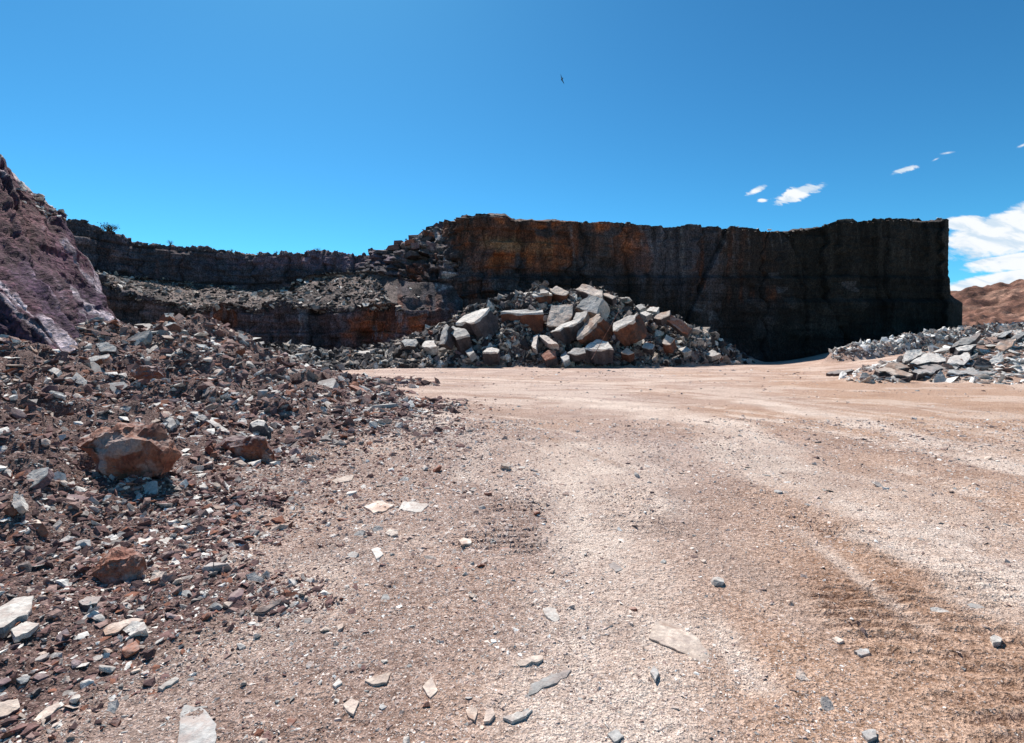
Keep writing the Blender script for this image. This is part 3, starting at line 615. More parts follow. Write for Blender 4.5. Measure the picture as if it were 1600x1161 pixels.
# node group that scatters faceted fragments over the vertices of a point mesh
def scatter_group(name, mat, flatness=(.22, .38, .6), nvar=14, seed=0):
    g = bpy.data.node_groups.new(name, 'GeometryNodeTree'); T = NT(g)
    g.interface.new_socket('Geometry', in_out='INPUT', socket_type='NodeSocketGeometry')
    g.interface.new_socket('Geometry', in_out='OUTPUT', socket_type='NodeSocketGeometry')
    gi, go = T.n('NodeGroupInput'), T.n('NodeGroupOutput'); g2i = T.n('GeometryNodeGeometryToInstance')
    for k in range(nvar):
        ico = T.n('GeometryNodeMeshIcoSphere'); ico.inputs['Radius'].default_value = .36; ico.inputs['Subdivisions'].default_value = 1
        rv = T.n('FunctionNodeRandomValue', data_type='FLOAT_VECTOR'); rv.inputs[0].default_value = (-.26,) * 3; rv.inputs[1].default_value = (.26,) * 3
        rv.inputs['Seed'].default_value = seed + k * 7
        sp = T.n('GeometryNodeSetPosition'); T.put(sp.inputs['Geometry'], ico.outputs['Mesh']); T.put(sp.inputs['Offset'], rv.outputs[0])
        ch = T.n('GeometryNodeConvexHull'); T.put(ch.inputs[0], sp.outputs[0])
        tr = T.n('GeometryNodeTransform'); T.put(tr.inputs[0], ch.outputs[0]); tr.inputs['Scale'].default_value = (1, .6 + .06 * (k % 6), flatness[k % len(flatness)])
        sm = T.n('GeometryNodeSetMaterial'); T.put(sm.inputs[0], tr.outputs[0]); sm.inputs['Material'].default_value = MATS[mat]
        g.links.new(sm.outputs[0], g2i.inputs[0])
    def na(nm, dt):
        a = T.n('GeometryNodeInputNamedAttribute', data_type=dt); a.inputs[0].default_value = nm; return a.outputs[0]
    ip = T.n('GeometryNodeInstanceOnPoints'); T.put(ip.inputs['Points'], gi.outputs[0]); T.put(ip.inputs['Instance'], g2i.outputs[0])
    ip.inputs['Pick Instance'].default_value = True
    T.put(ip.inputs['Instance Index'], na('idx', 'INT'))
    er = T.n('FunctionNodeEulerToRotation'); T.put(er.inputs[0], na('rot', 'FLOAT_VECTOR')); T.put(ip.inputs['Rotation'], er.outputs[0])
    T.put(ip.inputs['Scale'], na('scl', 'FLOAT_VECTOR'))
    g.links.new(ip.outputs[0], go.inputs[0]); return g
def scatter(name, P, size, mat, tilt=22, seed=1, sink=.12, flat=(.22, .38, .6), align=0):
    n = len(P); r = np.random.RandomState(seed)
    me = bpy.data.meshes.new(name); me.vertices.add(n); Q = P.copy(); Q[:, 2] += size * (.14 - sink)
    me.vertices.foreach_set('co', Q.astype(np.float32).ravel())
    def at(nm, ty, key, arr):
        a = me.attributes.new(nm, ty, 'POINT'); a.data.foreach_set(key, arr.ravel())
    rot = np.stack([r.normal(0, R(tilt), n) + align, r.normal(0, R(tilt), n), r.uniform(0, 6.283, n)], 1).astype(np.float32)
    s = size[:, None] * r.uniform(.75, 1.25, (n, 3))
    at('rot', 'FLOAT_VECTOR', 'vector', rot); at('scl', 'FLOAT_VECTOR', 'vector', s.astype(np.float32)); at('idx', 'INT', 'value', r.randint(0, 14, n).astype(np.int32))
    o = bpy.data.objects.new(name, me); COL.objects.link(o); o['kind'] = 'stuff'
    md = o.modifiers.new('fragments', 'NODES'); md.node_group = scatter_group(name, mat, flat, 14, seed * 100)
    return o
def cand(n, y0, y1, u0, u1, smin, smax, al, seed, y_pow=0):
    r = np.random.RandomState(seed)
    y = y0 * (y1 / y0) ** r.rand(n); u = r.uniform(u0, u1, n); x = (u - U0) / F * y
    k = np.minimum(smin * (1 - r.rand(n)) ** (-1 / al), smax)
    return x, y, k * y / F, r.rand(n)
def land(x, y, s, keep):
    x, y, s = x[keep], y[keep], s[keep]; return np.stack([x, y, H(x, y)], 1), s

# rubble on the mound
x, y, s, q = cand(260000, 1.8, 30, -260, 780, 3.2, 24, 1.65, 5); m = mound(x, y)
P, s = land(x, y, s, q < sstep(-.02, .06, m + .04 * fbm(x * 2, y * 2, 0, 3, 95)) * (m > 0) * (.35 + .5 * sstep(-.5, .4, fbm(x * .8, y * .8, 0, 3, 96)))); print('mound', len(P)); scatter('mound_rubble', P, s, 'mound_rubble', 26, 1, .18, (.14, .24, .38, .6))
# gravel and small stones on the quarry floor
x, y, s, q = cand(300000, 1.6, 12, -200, 1800, 2.7, 13, 3.1, 6); m = mound(x, y)
dens = .45 + .55 * sstep(-.4, .5, fbm(x * .9, y * .9, 0, 3, 55)); dens = dens * (1 - .5 * (x > .5))
toe = (x < 0) & (y < 16) & (x > -8)
dens = np.where(toe, dens * 1.3, dens)
dens = dens * (1 - .75 * (np.abs(x - 2.45) < .7) * (y < 4.2))
P, s = land(x, y, s, (q < dens) & (m < .05)); print('floor', len(P)); scatter('floor_gravel', P, s, 'floor_gravel', 18, 2, .2)
x, y, s, q = cand(16000, 12, 42, -100, 1750, 1.8, 8, 2.6, 16); m = mound(x, y)
P, s = land(x, y, s, (m < .05) & (q < .25 + .75 * sstep(-.1, .5, fbm(x * .35, y * .9, 0, 3, 57))) & (talus(x, y) < .1) & (rpile(x, y) < .05)); scatter('floor_gravel', P, s, 'floor_gravel', 15, 3, .2)
# stony toe of the mound spilling over the floor
x, y, s, q = cand(26000, 2.2, 17, 250, 780, 3.0, 15, 2.4, 26); m = mound(x, y)
P, s = land(x, y, s, (m < .12) & (q < .8 * sstep(.5, -1.6, x + 1.2 + .5 * fbm(x, y, 0, 3, 99)) + .6 * np.exp(-((x + 1.7) / 1.0) ** 2 - ((y - 10.5) / 4.5) ** 2))); scatter('mound_rubble', P, s, 'mound_rubble', 24, 4)
# talus under the far walls
x, y, s, q = cand(90000, 38, 58, 150, 1210, 3.2, 22, 1.9, 7); t = talus(x, y)
u = U0 + F * x / y
P, s = land(x, y, s, (t > .03) & (q < .85) & (y < np.interp(u, TAL[:, 0], TAL[:, 2]) + 1)); print('talus', len(P)); scatter('talus_rubble', P, s, 'talus_rubble', 40, 8, .1, (.2, .35, .5))
# pale ridge and slab pile at the ramp
x, y, s, q = cand(30000, 40, 66, 1300, 1720, 2.4, 16, 1.6, 9); rd = ridge(x, y)
P, s = land(x, y, s, (rd > .12) & (rd > ramp(x, y) + .15)); print('ridge', len(P)); scatter('ridge_rubble', P, s, 'pale_rubble', 36, 9)
x, y, s, q = cand(9000, 20, 42, 1285, 1760, 4.0, 26, 1.5, 19); rp = rpile(x, y)
P, s = land(x, y, s, (rp > ramp(x, y) + .10) & (q < .7)); print('rpile', len(P)); scatter('slab_rubble', P, s, 'pale_rubble', 24, 10, .1, (.14, .2, .3))
# rubble bench between the two wall faces, and loose stone along the rims
def on_sheet(A, r0, r1, n, seed, wfn=None):
    r = np.random.RandomState(seed); c = r.randint(0, A.shape[0] - 1, n); k = r.randint(r0, r1, n); p = A[c, k]
    p = p + (A[c + 1, k] - p) * r.rand(n, 1); uu = U0 + F * p[:, 0] / p[:, 1]; vv = VH + F * (EYE - p[:, 2]) / p[:, 1]
    if wfn is not None: kk = wfn(uu, vv, r.rand(n)); p, uu, vv = p[kk], uu[kk], vv[kk]
    return p, uu, vv, r
p, uu, vv, r = on_sheet(AL, 66, 102, 11000, 3, lambda u, v, q: (u > 100) & (u < 690) & (q < .06 + .94 * (u < 600 + (v - 450) * .5)))
s = np.minimum(2.3 * (1 - r.rand(len(p))) ** (-1 / 1.7), 15) * p[:, 1] / F; scatter('bench_rubble', p, s, 'talus_rubble', 26, 11, .12, (.14, .22, .4))
p, uu, vv, r = on_sheet(AL, 157, 163, 900, 4, lambda u, v, q: (u > 60) & (u < 720) & (q < .75))
s = np.minimum(2.0 * (1 - r.rand(len(p))) ** (-1 / 2.4), 7) * p[:, 1] / F; scatter('rim_rubble', p, s, 'talus_rubble', 25, 12, .1, (.2, .3, .5))
p, uu, vv, r = on_sheet(AR, 193, 199, 1800, 5, lambda u, v, q: (u > 715) & (u < 1475) & (q < .5))
s = np.minimum(1.6 * (1 - r.rand(len(p))) ** (-1 / 2.2), 6) * p[:, 1] / F; scatter('rim_rubble', p, s, 'talus_rubble', 20, 13, .1, (.15, .2, .3))
p, uu, vv, r = on_sheet(AS, 192, 224, 1900, 6, lambda u, v, q: (u > 30) & (u < 102) & (v < 350) & (v > 280))
s = np.minimum(4.0 * (1 - r.rand(len(p))) ** (-1 / 1.6), 15) * p[:, 1] / F; scatter('rim_rubble', p, s, 'pale_rubble', 30, 14, 0, (.25, .4, .6))

# ------------------------------------------------------------------ rocks traced one by one
def gnormal(x, y, e=.25):
    gx = float(H(x + e, y) - H(x - e, y)) / (2 * e); gy = float(H(x, y + e) - H(x, y - e)) / (2 * e)
    return Vector((-gx, -gy, 1)).normalized()
TR = []                                            # (u, v, half-width, short name) of every traced rock
def register(o, poly, short):
    us = [p[0] for p in poly]; vs = [p[1] for p in poly]
    TR.append((sum(us) / len(us), sum(vs) / len(vs), (max(us) - min(us)) / 2, short))
def prism(name, label, cat, short, poly, th, mat, side=None, n=None, D=None, ext=None, group=None, rough=.055, seed=None):
    r = random.Random(seed if seed is not None else hash(tuple(poly)) & 0xffff)
    cu = sum(p[0] for p in poly) / len(poly); cv = sum(p[1] for p in poly) / len(poly)
    D0 = D or hit(cu, cv); P0 = Vector(xyz(cu, cv, D0)); view = (P0 - Vector((0, 0, EYE))).normalized()
    N = Vector(n).normalized() if n else gnormal(P0.x, P0.y)
    k = 0
    while -N.dot(view) < .22 and k < 30: N = (N + Vector((-.02, -.06, .0))).normalized(); k += 1
    if not D: P0 = P0 + view * min((th * (.3 if label and D0 < 8 and th < .06 else .75) + (.010 if D0 < 15 else .05)) / N.dot(view), 0)
    D0 = P0.y; pts = []
    for a, b in zip(poly, poly[1:] + poly[:1]):
        L = math.hypot(b[0] - a[0], b[1] - a[1]); m = 1 + int(L > 6) + int(L > 13) + int(L > 24) + int(L > 44); dx, dy = (b[0] - a[0]) / max(L, .1), (b[1] - a[1]) / max(L, .1)
        for i in range(m):
            t = (i + (r.uniform(-.15, .15) if i else 0)) / m; j = r.uniform(-1, 1) * rough * L if i else 0
            pts.append((a[0] + (b[0] - a[0]) * t - dy * j, a[1] + (b[1] - a[1]) * t + dx * j))
    C = Vector((0, 0, EYE)); top = []
    for (u, v) in pts:
        d = Vector(((u - U0) / F, 1, -(v - VH) / F)); q = N.dot(P0 - C) / min(N.dot(d), -1e-4)
        q = min(max(q, D0 * .7), D0 * 1.45) if q > 0 else D0
        top.append(C + d * q - P0)
    w = max((a - b).length for a in top for b in top)
    T = th; E = Vector(ext) if ext else (-N * T + Vector((0, 0, -.25 * T)))
    cen = sum(top, Vector()) / len(top)
    if top and (top[1] - top[0]).cross(top[2] - top[0]).length: 
        area = sum(((a - cen).cross(b - cen) for a, b in zip(top, top[1:] + top[:1])), Vector())
        if area.dot(N) < 0: top = top[::-1]
    K = len(top); V = [p * 1.0 for p in top]; rings = [(0.10, 1.012), (0.5, 1.0), (1.0, .965)]
    for f, sc_ in rings:
        for p in top:
            j = Vector((r.uniform(-1, 1), r.uniform(-1, 1), r.uniform(-1, 1))) * E.length * .05
            V.append(cen + (p - cen) * sc_ + E * f + j)
    V.append(cen + N * .004 * w); V.append(cen + E)
    faces, mi = [], []
    for i in range(K): faces.append((4 * K, i, (i + 1) % K)); mi.append(0)
    for g in range(3):
        for i in range(K):
            a, b = g * K + i, g * K + (i + 1) % K; faces.append((a, a + K, b + K, b)); mi.append(0 if g == 0 else 1)
    for i in range(K): faces.append((4 * K + 1, 3 * K + (i + 1) % K, 3 * K + i)); mi.append(1)
    me = bpy.data.meshes.new(name); me.from_pydata([tuple(v) for v in V], [], faces); me.update()
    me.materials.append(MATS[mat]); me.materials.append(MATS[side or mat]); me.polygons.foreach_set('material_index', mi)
    bm = bmesh.new(); bm.from_mesh(me); bmesh.ops.recalc_face_normals(bm, faces=bm.faces)
    bmesh.ops.triangulate(bm, faces=[f for f in bm.faces if len(f.verts) > 3])
    for _ in range(2 if w * F / D0 > 16 else 1):
        es = [e for e in bm.edges if e.calc_length() > w * .07]; bmesh.ops.subdivide_edges(bm, edges=es, cuts=1); bmesh.ops.triangulate(bm, faces=[f for f in bm.faces if len(f.verts) > 3])
    bm.normal_update(); co = np.array([v.co for v in bm.verts]); no = np.array([v.normal for v in bm.verts]); q_ = 3.2 / w; sd = r.random() * 50
    e_ = max(E.length, .02); big = fbm(co[:, 0] * q_ + sd, co[:, 1] * q_, co[:, 2] * q_, 3, 7); fine = fbm(co[:, 0] * q_ * 3.5, co[:, 1] * q_ * 3.5 + sd, co[:, 2] * q_ * 3.5, 2, 9)
    co = co + no * ((.020 * w * big + .012 * w * fine) * min(1, 4 * e_ / w))[:, None]
    for v, c in zip(bm.verts, co): v.co = c
    bm.to_mesh(me); bm.free()
    o = bpy.data.objects.new(name, me); COL.objects.link(o); o.location = P0
    tag(o, label, cat, group, 'thing'); register(o, poly, short); return o
def lump(name, label, cat, short, poly, mat, cap=None, D=None, bulge=.5, depth=.9, seed=1, amp=.07, cuts=3, group=None):
    cu = sum(p[0] for p in poly) / len(poly); cv = sum(p[1] for p in poly) / len(poly); vb = max(p[1] for p in poly)
    D0 = D or hit(cu, vb - 2) * 1.06; P0 = Vector(xyz(cu, cv, D0)); C = Vector((0, 0, EYE))
    out = [Vector(xyz(u, v, D0)) - P0 for u, v in poly]; w = max((a - b).length for a in out for b in out); h = max(a.z for a in out) - min(a.z for a in out)
    fwd = Vector((P0.x, P0.y, 0)).normalized(); bm = bmesh.new()
    for p in out:
        bm.verts.new(p); q = p * .72; bm.verts.new(q - fwd * bulge * h * .55 + Vector((0, 0, -.08 * h))); bm.verts.new(p * .85 + fwd * depth * h)
    res = bmesh.ops.convex_hull(bm, input=bm.verts)
    bmesh.ops.delete(bm, geom=list({g for g in res['geom_interior'] + res['geom_unused'] if isinstance(g, bmesh.types.BMVert)}), context='VERTS')
    bmesh.ops.triangulate(bm, faces=bm.faces)
    for _ in range(cuts):
        es = [e for e in bm.edges if e.calc_length() > w * .05]
        bmesh.ops.subdivide_edges(bm, edges=es, cuts=1, use_grid_fill=True); bmesh.ops.triangulate(bm, faces=bm.faces)
    bm.normal_update(); co = np.array([v.co for v in bm.verts]); no = np.array([v.normal for v in bm.verts]); k = 2.6 / w
    f = fbm(co[:, 0] * k, co[:, 1] * k, co[:, 2] * k + seed, 4, seed) + .5 * np.abs(fbm(co[:, 0] * k * 3, co[:, 1] * k * 3, co[:, 2] * k * 2, 3, seed + 9))
    co = co + no * (f * amp * w - .02 * w)[:, None]
    for v, c in zip(bm.verts, co): v.co = c
    bm.normal_update()
    me = bpy.data.meshes.new(name); me.materials.append(MATS[mat]); me.materials.append(MATS[cap or mat])
    for fc in bm.faces: fc.material_index = 1 if fc.normal.z > .55 else 0
    bm.to_mesh(me); bm.free()
    o = bpy.data.objects.new(name, me); COL.objects.link(o); o.location = P0
    tag(o, label, cat, group, 'thing'); register(o, poly, short); return o

MOUND = 'loose stones of the rubble mound'
# --- the mound beside the slope
SL, BO, ST, BL = 'stone_slab', 'boulder', 'stone', 'stone_block'
prism(SL, 'pale flat slab on the mound crest against the foot of the purple slope', 'slab', 'the pale crest slab', [(193, 521), (209, 508), (234, 505), (243, 510), (220, 522)], .12, 'pale_stone', n=(-.3, -.5, .8))
prism(SL, 'wide grey wedge-shaped slab tilted just below the pale crest slab', 'slab', 'the grey wedge slab', [(182, 537), (220, 519), (234, 515), (228, 529), (210, 543)], .18, 'grey_stone', n=(-.1, -.7, .6))
lump(BO, 'rusty peaked boulder with a pale top crowning the mound crest', 'boulder', 'the peaked crest boulder', [(245, 508), (249, 497), (257, 490), (272, 489), (281, 503), (280, 510), (256, 516)], 'rust_stone', 'pale_stone', amp=.03, cuts=2)
prism(SL, 'pinkish grey five-sided slab leaning on the mound below the purple slope', 'slab', 'the five-sided grey slab', [(123, 566), (146, 565), (167, 582), (157, 593), (141, 587)], .07, 'grey_stone', 'dark_stone', n=(0, -.6, .75))
prism(SL, 'long grey-green slab pointing down the mound like a blade', 'slab', 'the blade-shaped slab', [(167, 600), (193, 596), (204, 609), (218, 631), (190, 625)], .05, 'grey_stone', 'dark_stone', n=(.05, -.62, .75))
prism(SL, 'thin pale slab lying on edge right above the five-sided grey slab', 'slab', 'the thin pale slab', [(123, 563), (149, 556), (171, 553), (167, 559), (143, 564)], .12, 'pale_stone', 'rust_stone', n=(-.3, -.3, .85))
prism(ST, 'bright white angular stone below the five-sided grey slab', 'stone', 'the bright white stone', [(112, 592), (120, 581), (132, 592), (130, 600), (118, 598)], .1, 'pale_stone', n=(-.3, -.6, .6))
prism(ST, 'white splintered shard on the soil beside the foot of the purple slope', 'shard', 'the white splinter', [(72, 577), (84, 574), (95, 578), (88, 585)], .06, 'pale_stone', n=(-.2, -.4, .8))
lump(BO, 'dark purple lens-shaped boulder half buried behind the big red boulder', 'boulder', 'the lens-shaped boulder', [(228, 630), (246, 623), (285, 622), (288, 637), (248, 641)], 'purple_stone', 'purple_stone', amp=.03, cuts=2)
lump(BO, 'crumbling reddish lump of earth below the mound crest', 'boulder', 'the crumbling red lump', [(206, 584), (222, 574), (250, 573), (263, 584), (262, 602), (226, 606)], 'rust_stone', 'purple_stone', amp=.09, cuts=3)
lump(BO, 'small rust-brown lump standing under the mound crest', 'boulder', 'the rust-brown lump', [(282, 562), (288, 548), (304, 549), (311, 564), (302, 577), (288, 575)], 'rust_stone', amp=.08, cuts=2)
lump(BO, 'square brown block under the grey wedge slab', 'boulder', 'the square brown block', [(182, 560), (184, 542), (200, 539), (206, 550), (204, 562), (190, 566)], 'rust_stone', amp=.05, cuts=2)
prism(SL, 'grey layered slab right at the foot of the slope, uphill of the square brown block', 'slab', 'the layered grey slab', [(150, 537), (165, 534), (182, 542), (180, 549), (157, 549)], .14, 'grey_stone', 'dark_stone', n=(-.1, -.6, .7))
prism(SL, 'narrow white slab edge poking out uphill of the rust-brown lump', 'slab', 'the narrow white edge', [(262, 552), (282, 543), (284, 547), (268, 554)], .08, 'pale_stone', n=(-.3, -.4, .8))
prism(SL, 'bright white sliver beside the square brown block', 'slab', 'the bright sliver', [(225, 551), (244, 539), (247, 542), (232, 553)], .08, 'pale_stone', n=(-.3, -.4, .8))
lump(BO, 'biggest boulder of the mound, rough and dark red', 'boulder', 'the big red boulder', [(112, 698), (140, 678), (168, 670), (210, 664), (246, 668), (272, 690), (279, 712), (268, 742), (236, 752), (178, 755), (146, 734)], 'rust_stone', 'rust_stone', bulge=.5, depth=.8, amp=.085, cuts=4, seed=5)
prism(SL, 'white slab lying along the top of the big red boulder', 'slab', 'the slab atop the red boulder', [(124, 684), (140, 678), (156, 672), (167, 674), (150, 682), (128, 687)], .05, 'pale_stone', n=(-.2, -.2, .9), D=6.3)
prism(SL, 'pale wedge leaning behind the upper corner of the big red boulder', 'slab', 'the pale corner wedge', [(251, 650), (270, 653), (275, 662), (266, 669), (258, 664)], .06, 'pale_stone', n=(-.1, -.6, .7))
lump(BO, 'long rust-red boulder with pale crust at the right edge of the mound', 'boulder', 'the long rust boulder', [(341, 696), (350, 688), (372, 684), (414, 686), (434, 706), (432, 722), (408, 734), (388, 728), (360, 708)], 'rust_stone', 'purple_stone', bulge=.4, depth=.7, amp=.065, cuts=4, seed=7)
lump(BL, 'dark flat-faced block standing behind the long rust boulder', 'block', 'the dark standing block', [(386, 678), (390, 661), (402, 656), (415, 658), (424, 674), (425, 689), (400, 687)], 'dark_stone', 'pale_stone', amp=.02, cuts=2, seed=3)
prism(ST, 'rounded white stone leaning on the dark standing block', 'stone', 'the leaning white stone', [(368, 663), (374, 654), (383, 653), (386, 662), (378, 667)], .1, 'pale_stone', 'rust_stone', n=(-.2, -.6, .7))
prism(SL, 'tapering white slab pointing at the dark standing block', 'slab', 'the tapering slab', [(322, 657), (333, 657), (352, 668), (358, 676), (346, 673)], .1, 'pale_stone', 'rust_stone', n=(-.1, -.4, .85))
prism(ST, 'small white squarish stone uphill of the tapering slab', 'stone', 'the squarish white stone', [(309, 654), (316, 647), (324, 652), (318, 657)], .07, 'pale_stone', n=(-.1, -.6, .7))
prism(SL, 'textured pale slab leaning against the foot of the big red boulder', 'slab', 'the textured pale slab', [(205, 772), (221, 753), (245, 752), (244, 786), (233, 784), (220, 778)], .03, 'pale_stone', 'grey_stone', n=(0, -.65, .75))
prism(SL, 'pitted grey slab propped up near the left edge of the photo', 'slab', 'the pitted slab', [(33, 757), (38, 744), (52, 734), (76, 729), (72, 742), (58, 755), (36, 767)], .07, 'grey_stone', 'purple_stone', n=(-.2, -.6, .75))
prism(ST, 'white chipped stone below the pitted grey slab', 'stone', 'the white chip', [(18, 788), (22, 771), (32, 774), (35, 790), (24, 794)], .06, 'pale_stone', n=(-.2, -.6, .7))
lump(BO, 'rust boulder with a flat pinkish top cut by the left edge of the photo', 'boulder', 'the pink-topped boulder', [(-28, 830), (-5, 822), (30, 817), (68, 816), (77, 832), (70, 848), (24, 858), (-26, 860)], 'rust_stone', 'tan_stone', bulge=.3, depth=.8, amp=.02, cuts=3, seed=9)
lump(BO, 'upright rust-coloured boulder at the left edge uphill of the white chip', 'boulder', 'the upright rust boulder', [(-14, 766), (-10, 733), (12, 728), (20, 738), (20, 764)], 'rust_stone', 'pale_stone', amp=.04, cuts=2, seed=11)
lump(BL, 'dark rectangular block with a pale top in the middle of the lower mound', 'block', 'the dark rectangular block', [(211, 824), (212, 811), (232, 808), (254, 808), (251, 826), (230, 827)], 'dark_stone', 'pale_stone', amp=.015, cuts=2, seed=2)
prism(SL, 'pale angular slab lying below the dark rectangular block', 'slab', 'the angular pale slab', [(216, 841), (230, 835), (243, 841), (230, 852), (219, 853)], .03, 'pale_stone', 'grey_stone')
prism(SL, 'thin white slab beside the angular pale slab', 'slab', 'the thin white slab', [(238, 850), (258, 841), (273, 836), (268, 844), (246, 853)], .03, 'pale_stone')
lump(BO, 'reddish brown crumbly boulder in the lower mound', 'boulder', 'the crumbly boulder', [(143, 898), (152, 884), (175, 871), (205, 868), (224, 871), (233, 890), (222, 914), (178, 924), (156, 916)], 'rust_stone', 'rust_stone', amp=.09, cuts=4, seed=13, bulge=.4)
prism(ST, 'pale cracked stone leaning on the crumbly boulder', 'stone', 'the cracked stone', [(234, 904), (242, 891), (258, 893), (258, 908), (240, 916)], .06, 'tan_stone', 'grey_stone', n=(0, -.6, .75))
prism(SL, 'largest pale slab of the lower mound, cut by the left edge', 'slab', 'the largest pale slab', [(-24, 962), (22, 934), (52, 930), (50, 948), (42, 960), (-18, 990)], .05, 'pale_stone', 'grey_stone')
prism(SL, 'clean white slab just below the largest pale slab', 'slab', 'the clean white slab', [(18, 983), (42, 971), (61, 974), (48, 985), (24, 995)], .025, 'pale_stone')
lump(BO, 'small slate-dark stone on the bare soil below the clean white slab', 'stone', 'the slate-dark stone', [(51, 1012), (58, 1000), (68, 997), (77, 1004), (74, 1016), (58, 1027)], 'dark_stone', 'grey_stone', amp=.03, cuts=1, seed=4)
prism(SL, 'flat pinkish slab with a dark hollow under it', 'slab', 'the hollow slab', [(160, 984), (172, 975), (200, 968), (224, 967), (200, 976), (180, 989), (164, 992)], .05, 'tan_stone', 'dark_stone')
prism(BL, 'chunky white block overlapping the hollow pinkish slab', 'block', 'the chunky white block', [(191, 984), (206, 971), (226, 971), (228, 982), (204, 993)], .07, 'pale_stone', 'tan_stone', n=(-.2, -.4, .85))
prism(SL, 'smooth grey slab below the crumbly boulder', 'slab', 'the smooth grey slab', [(123, 939), (135, 932), (160, 931), (152, 942), (129, 945)], .04, 'grey_stone', 'dark_stone')
prism(SL, 'grey slab stuck upright in the gravel at the mound toe', 'slab', 'the upright toe slab', [(385, 898), (397, 893), (413, 906), (397, 923), (389, 914)], .02, 'grey_stone', n=(0, -.7, .7))
prism(SL, 'long grey slab with a dark edge pointing at the upright toe slab', 'slab', 'the dark-edged slab', [(398, 956), (420, 944), (442, 934), (436, 943), (414, 956)], .025, 'dark_stone', 'grey_stone')
prism(SL, 'long buff shard on the bare soil at the bottom left corner', 'shard', 'the buff shard', [(52, 1125), (70, 1108), (91, 1096), (95, 1101), (80, 1116), (60, 1128)], .015, 'tan_stone')
prism(SL, 'flat pinkish slab cut by the left edge near the bottom corner', 'slab', 'the corner slab', [(-22, 1106), (6, 1096), (28, 1091), (31, 1105), (8, 1118), (-18, 1124)], .02, 'tan_stone', 'purple_stone')
prism(SL, 'large grey-green slab cut by the bottom edge of the photo', 'slab', 'the bottom edge slab', [(288, 1101), (314, 1104), (338, 1131), (336, 1161), (316, 1182), (272, 1172)], .02, 'grey_stone', 'dark_stone')
prism(ST, 'long white chip lying alone on the soil above the large bottom slab', 'shard', 'the long white chip', [(246, 1073), (274, 1057), (280, 1060), (254, 1077)], .014, 'pale_stone')
prism(ST, 'grey upright chip beside the bright orange stone', 'stone', 'the grey upright chip', [(165, 1118), (169, 1098), (183, 1093), (178, 1116)], .03, 'grey_stone', n=(0, -.6, .8))
prism(ST, 'bright orange-brown stone at the bottom of the mound', 'stone', 'the orange stone', [(170, 1130), (178, 1121), (188, 1124), (183, 1136)], .03, 'rust_stone', n=(0, -.6, .8))
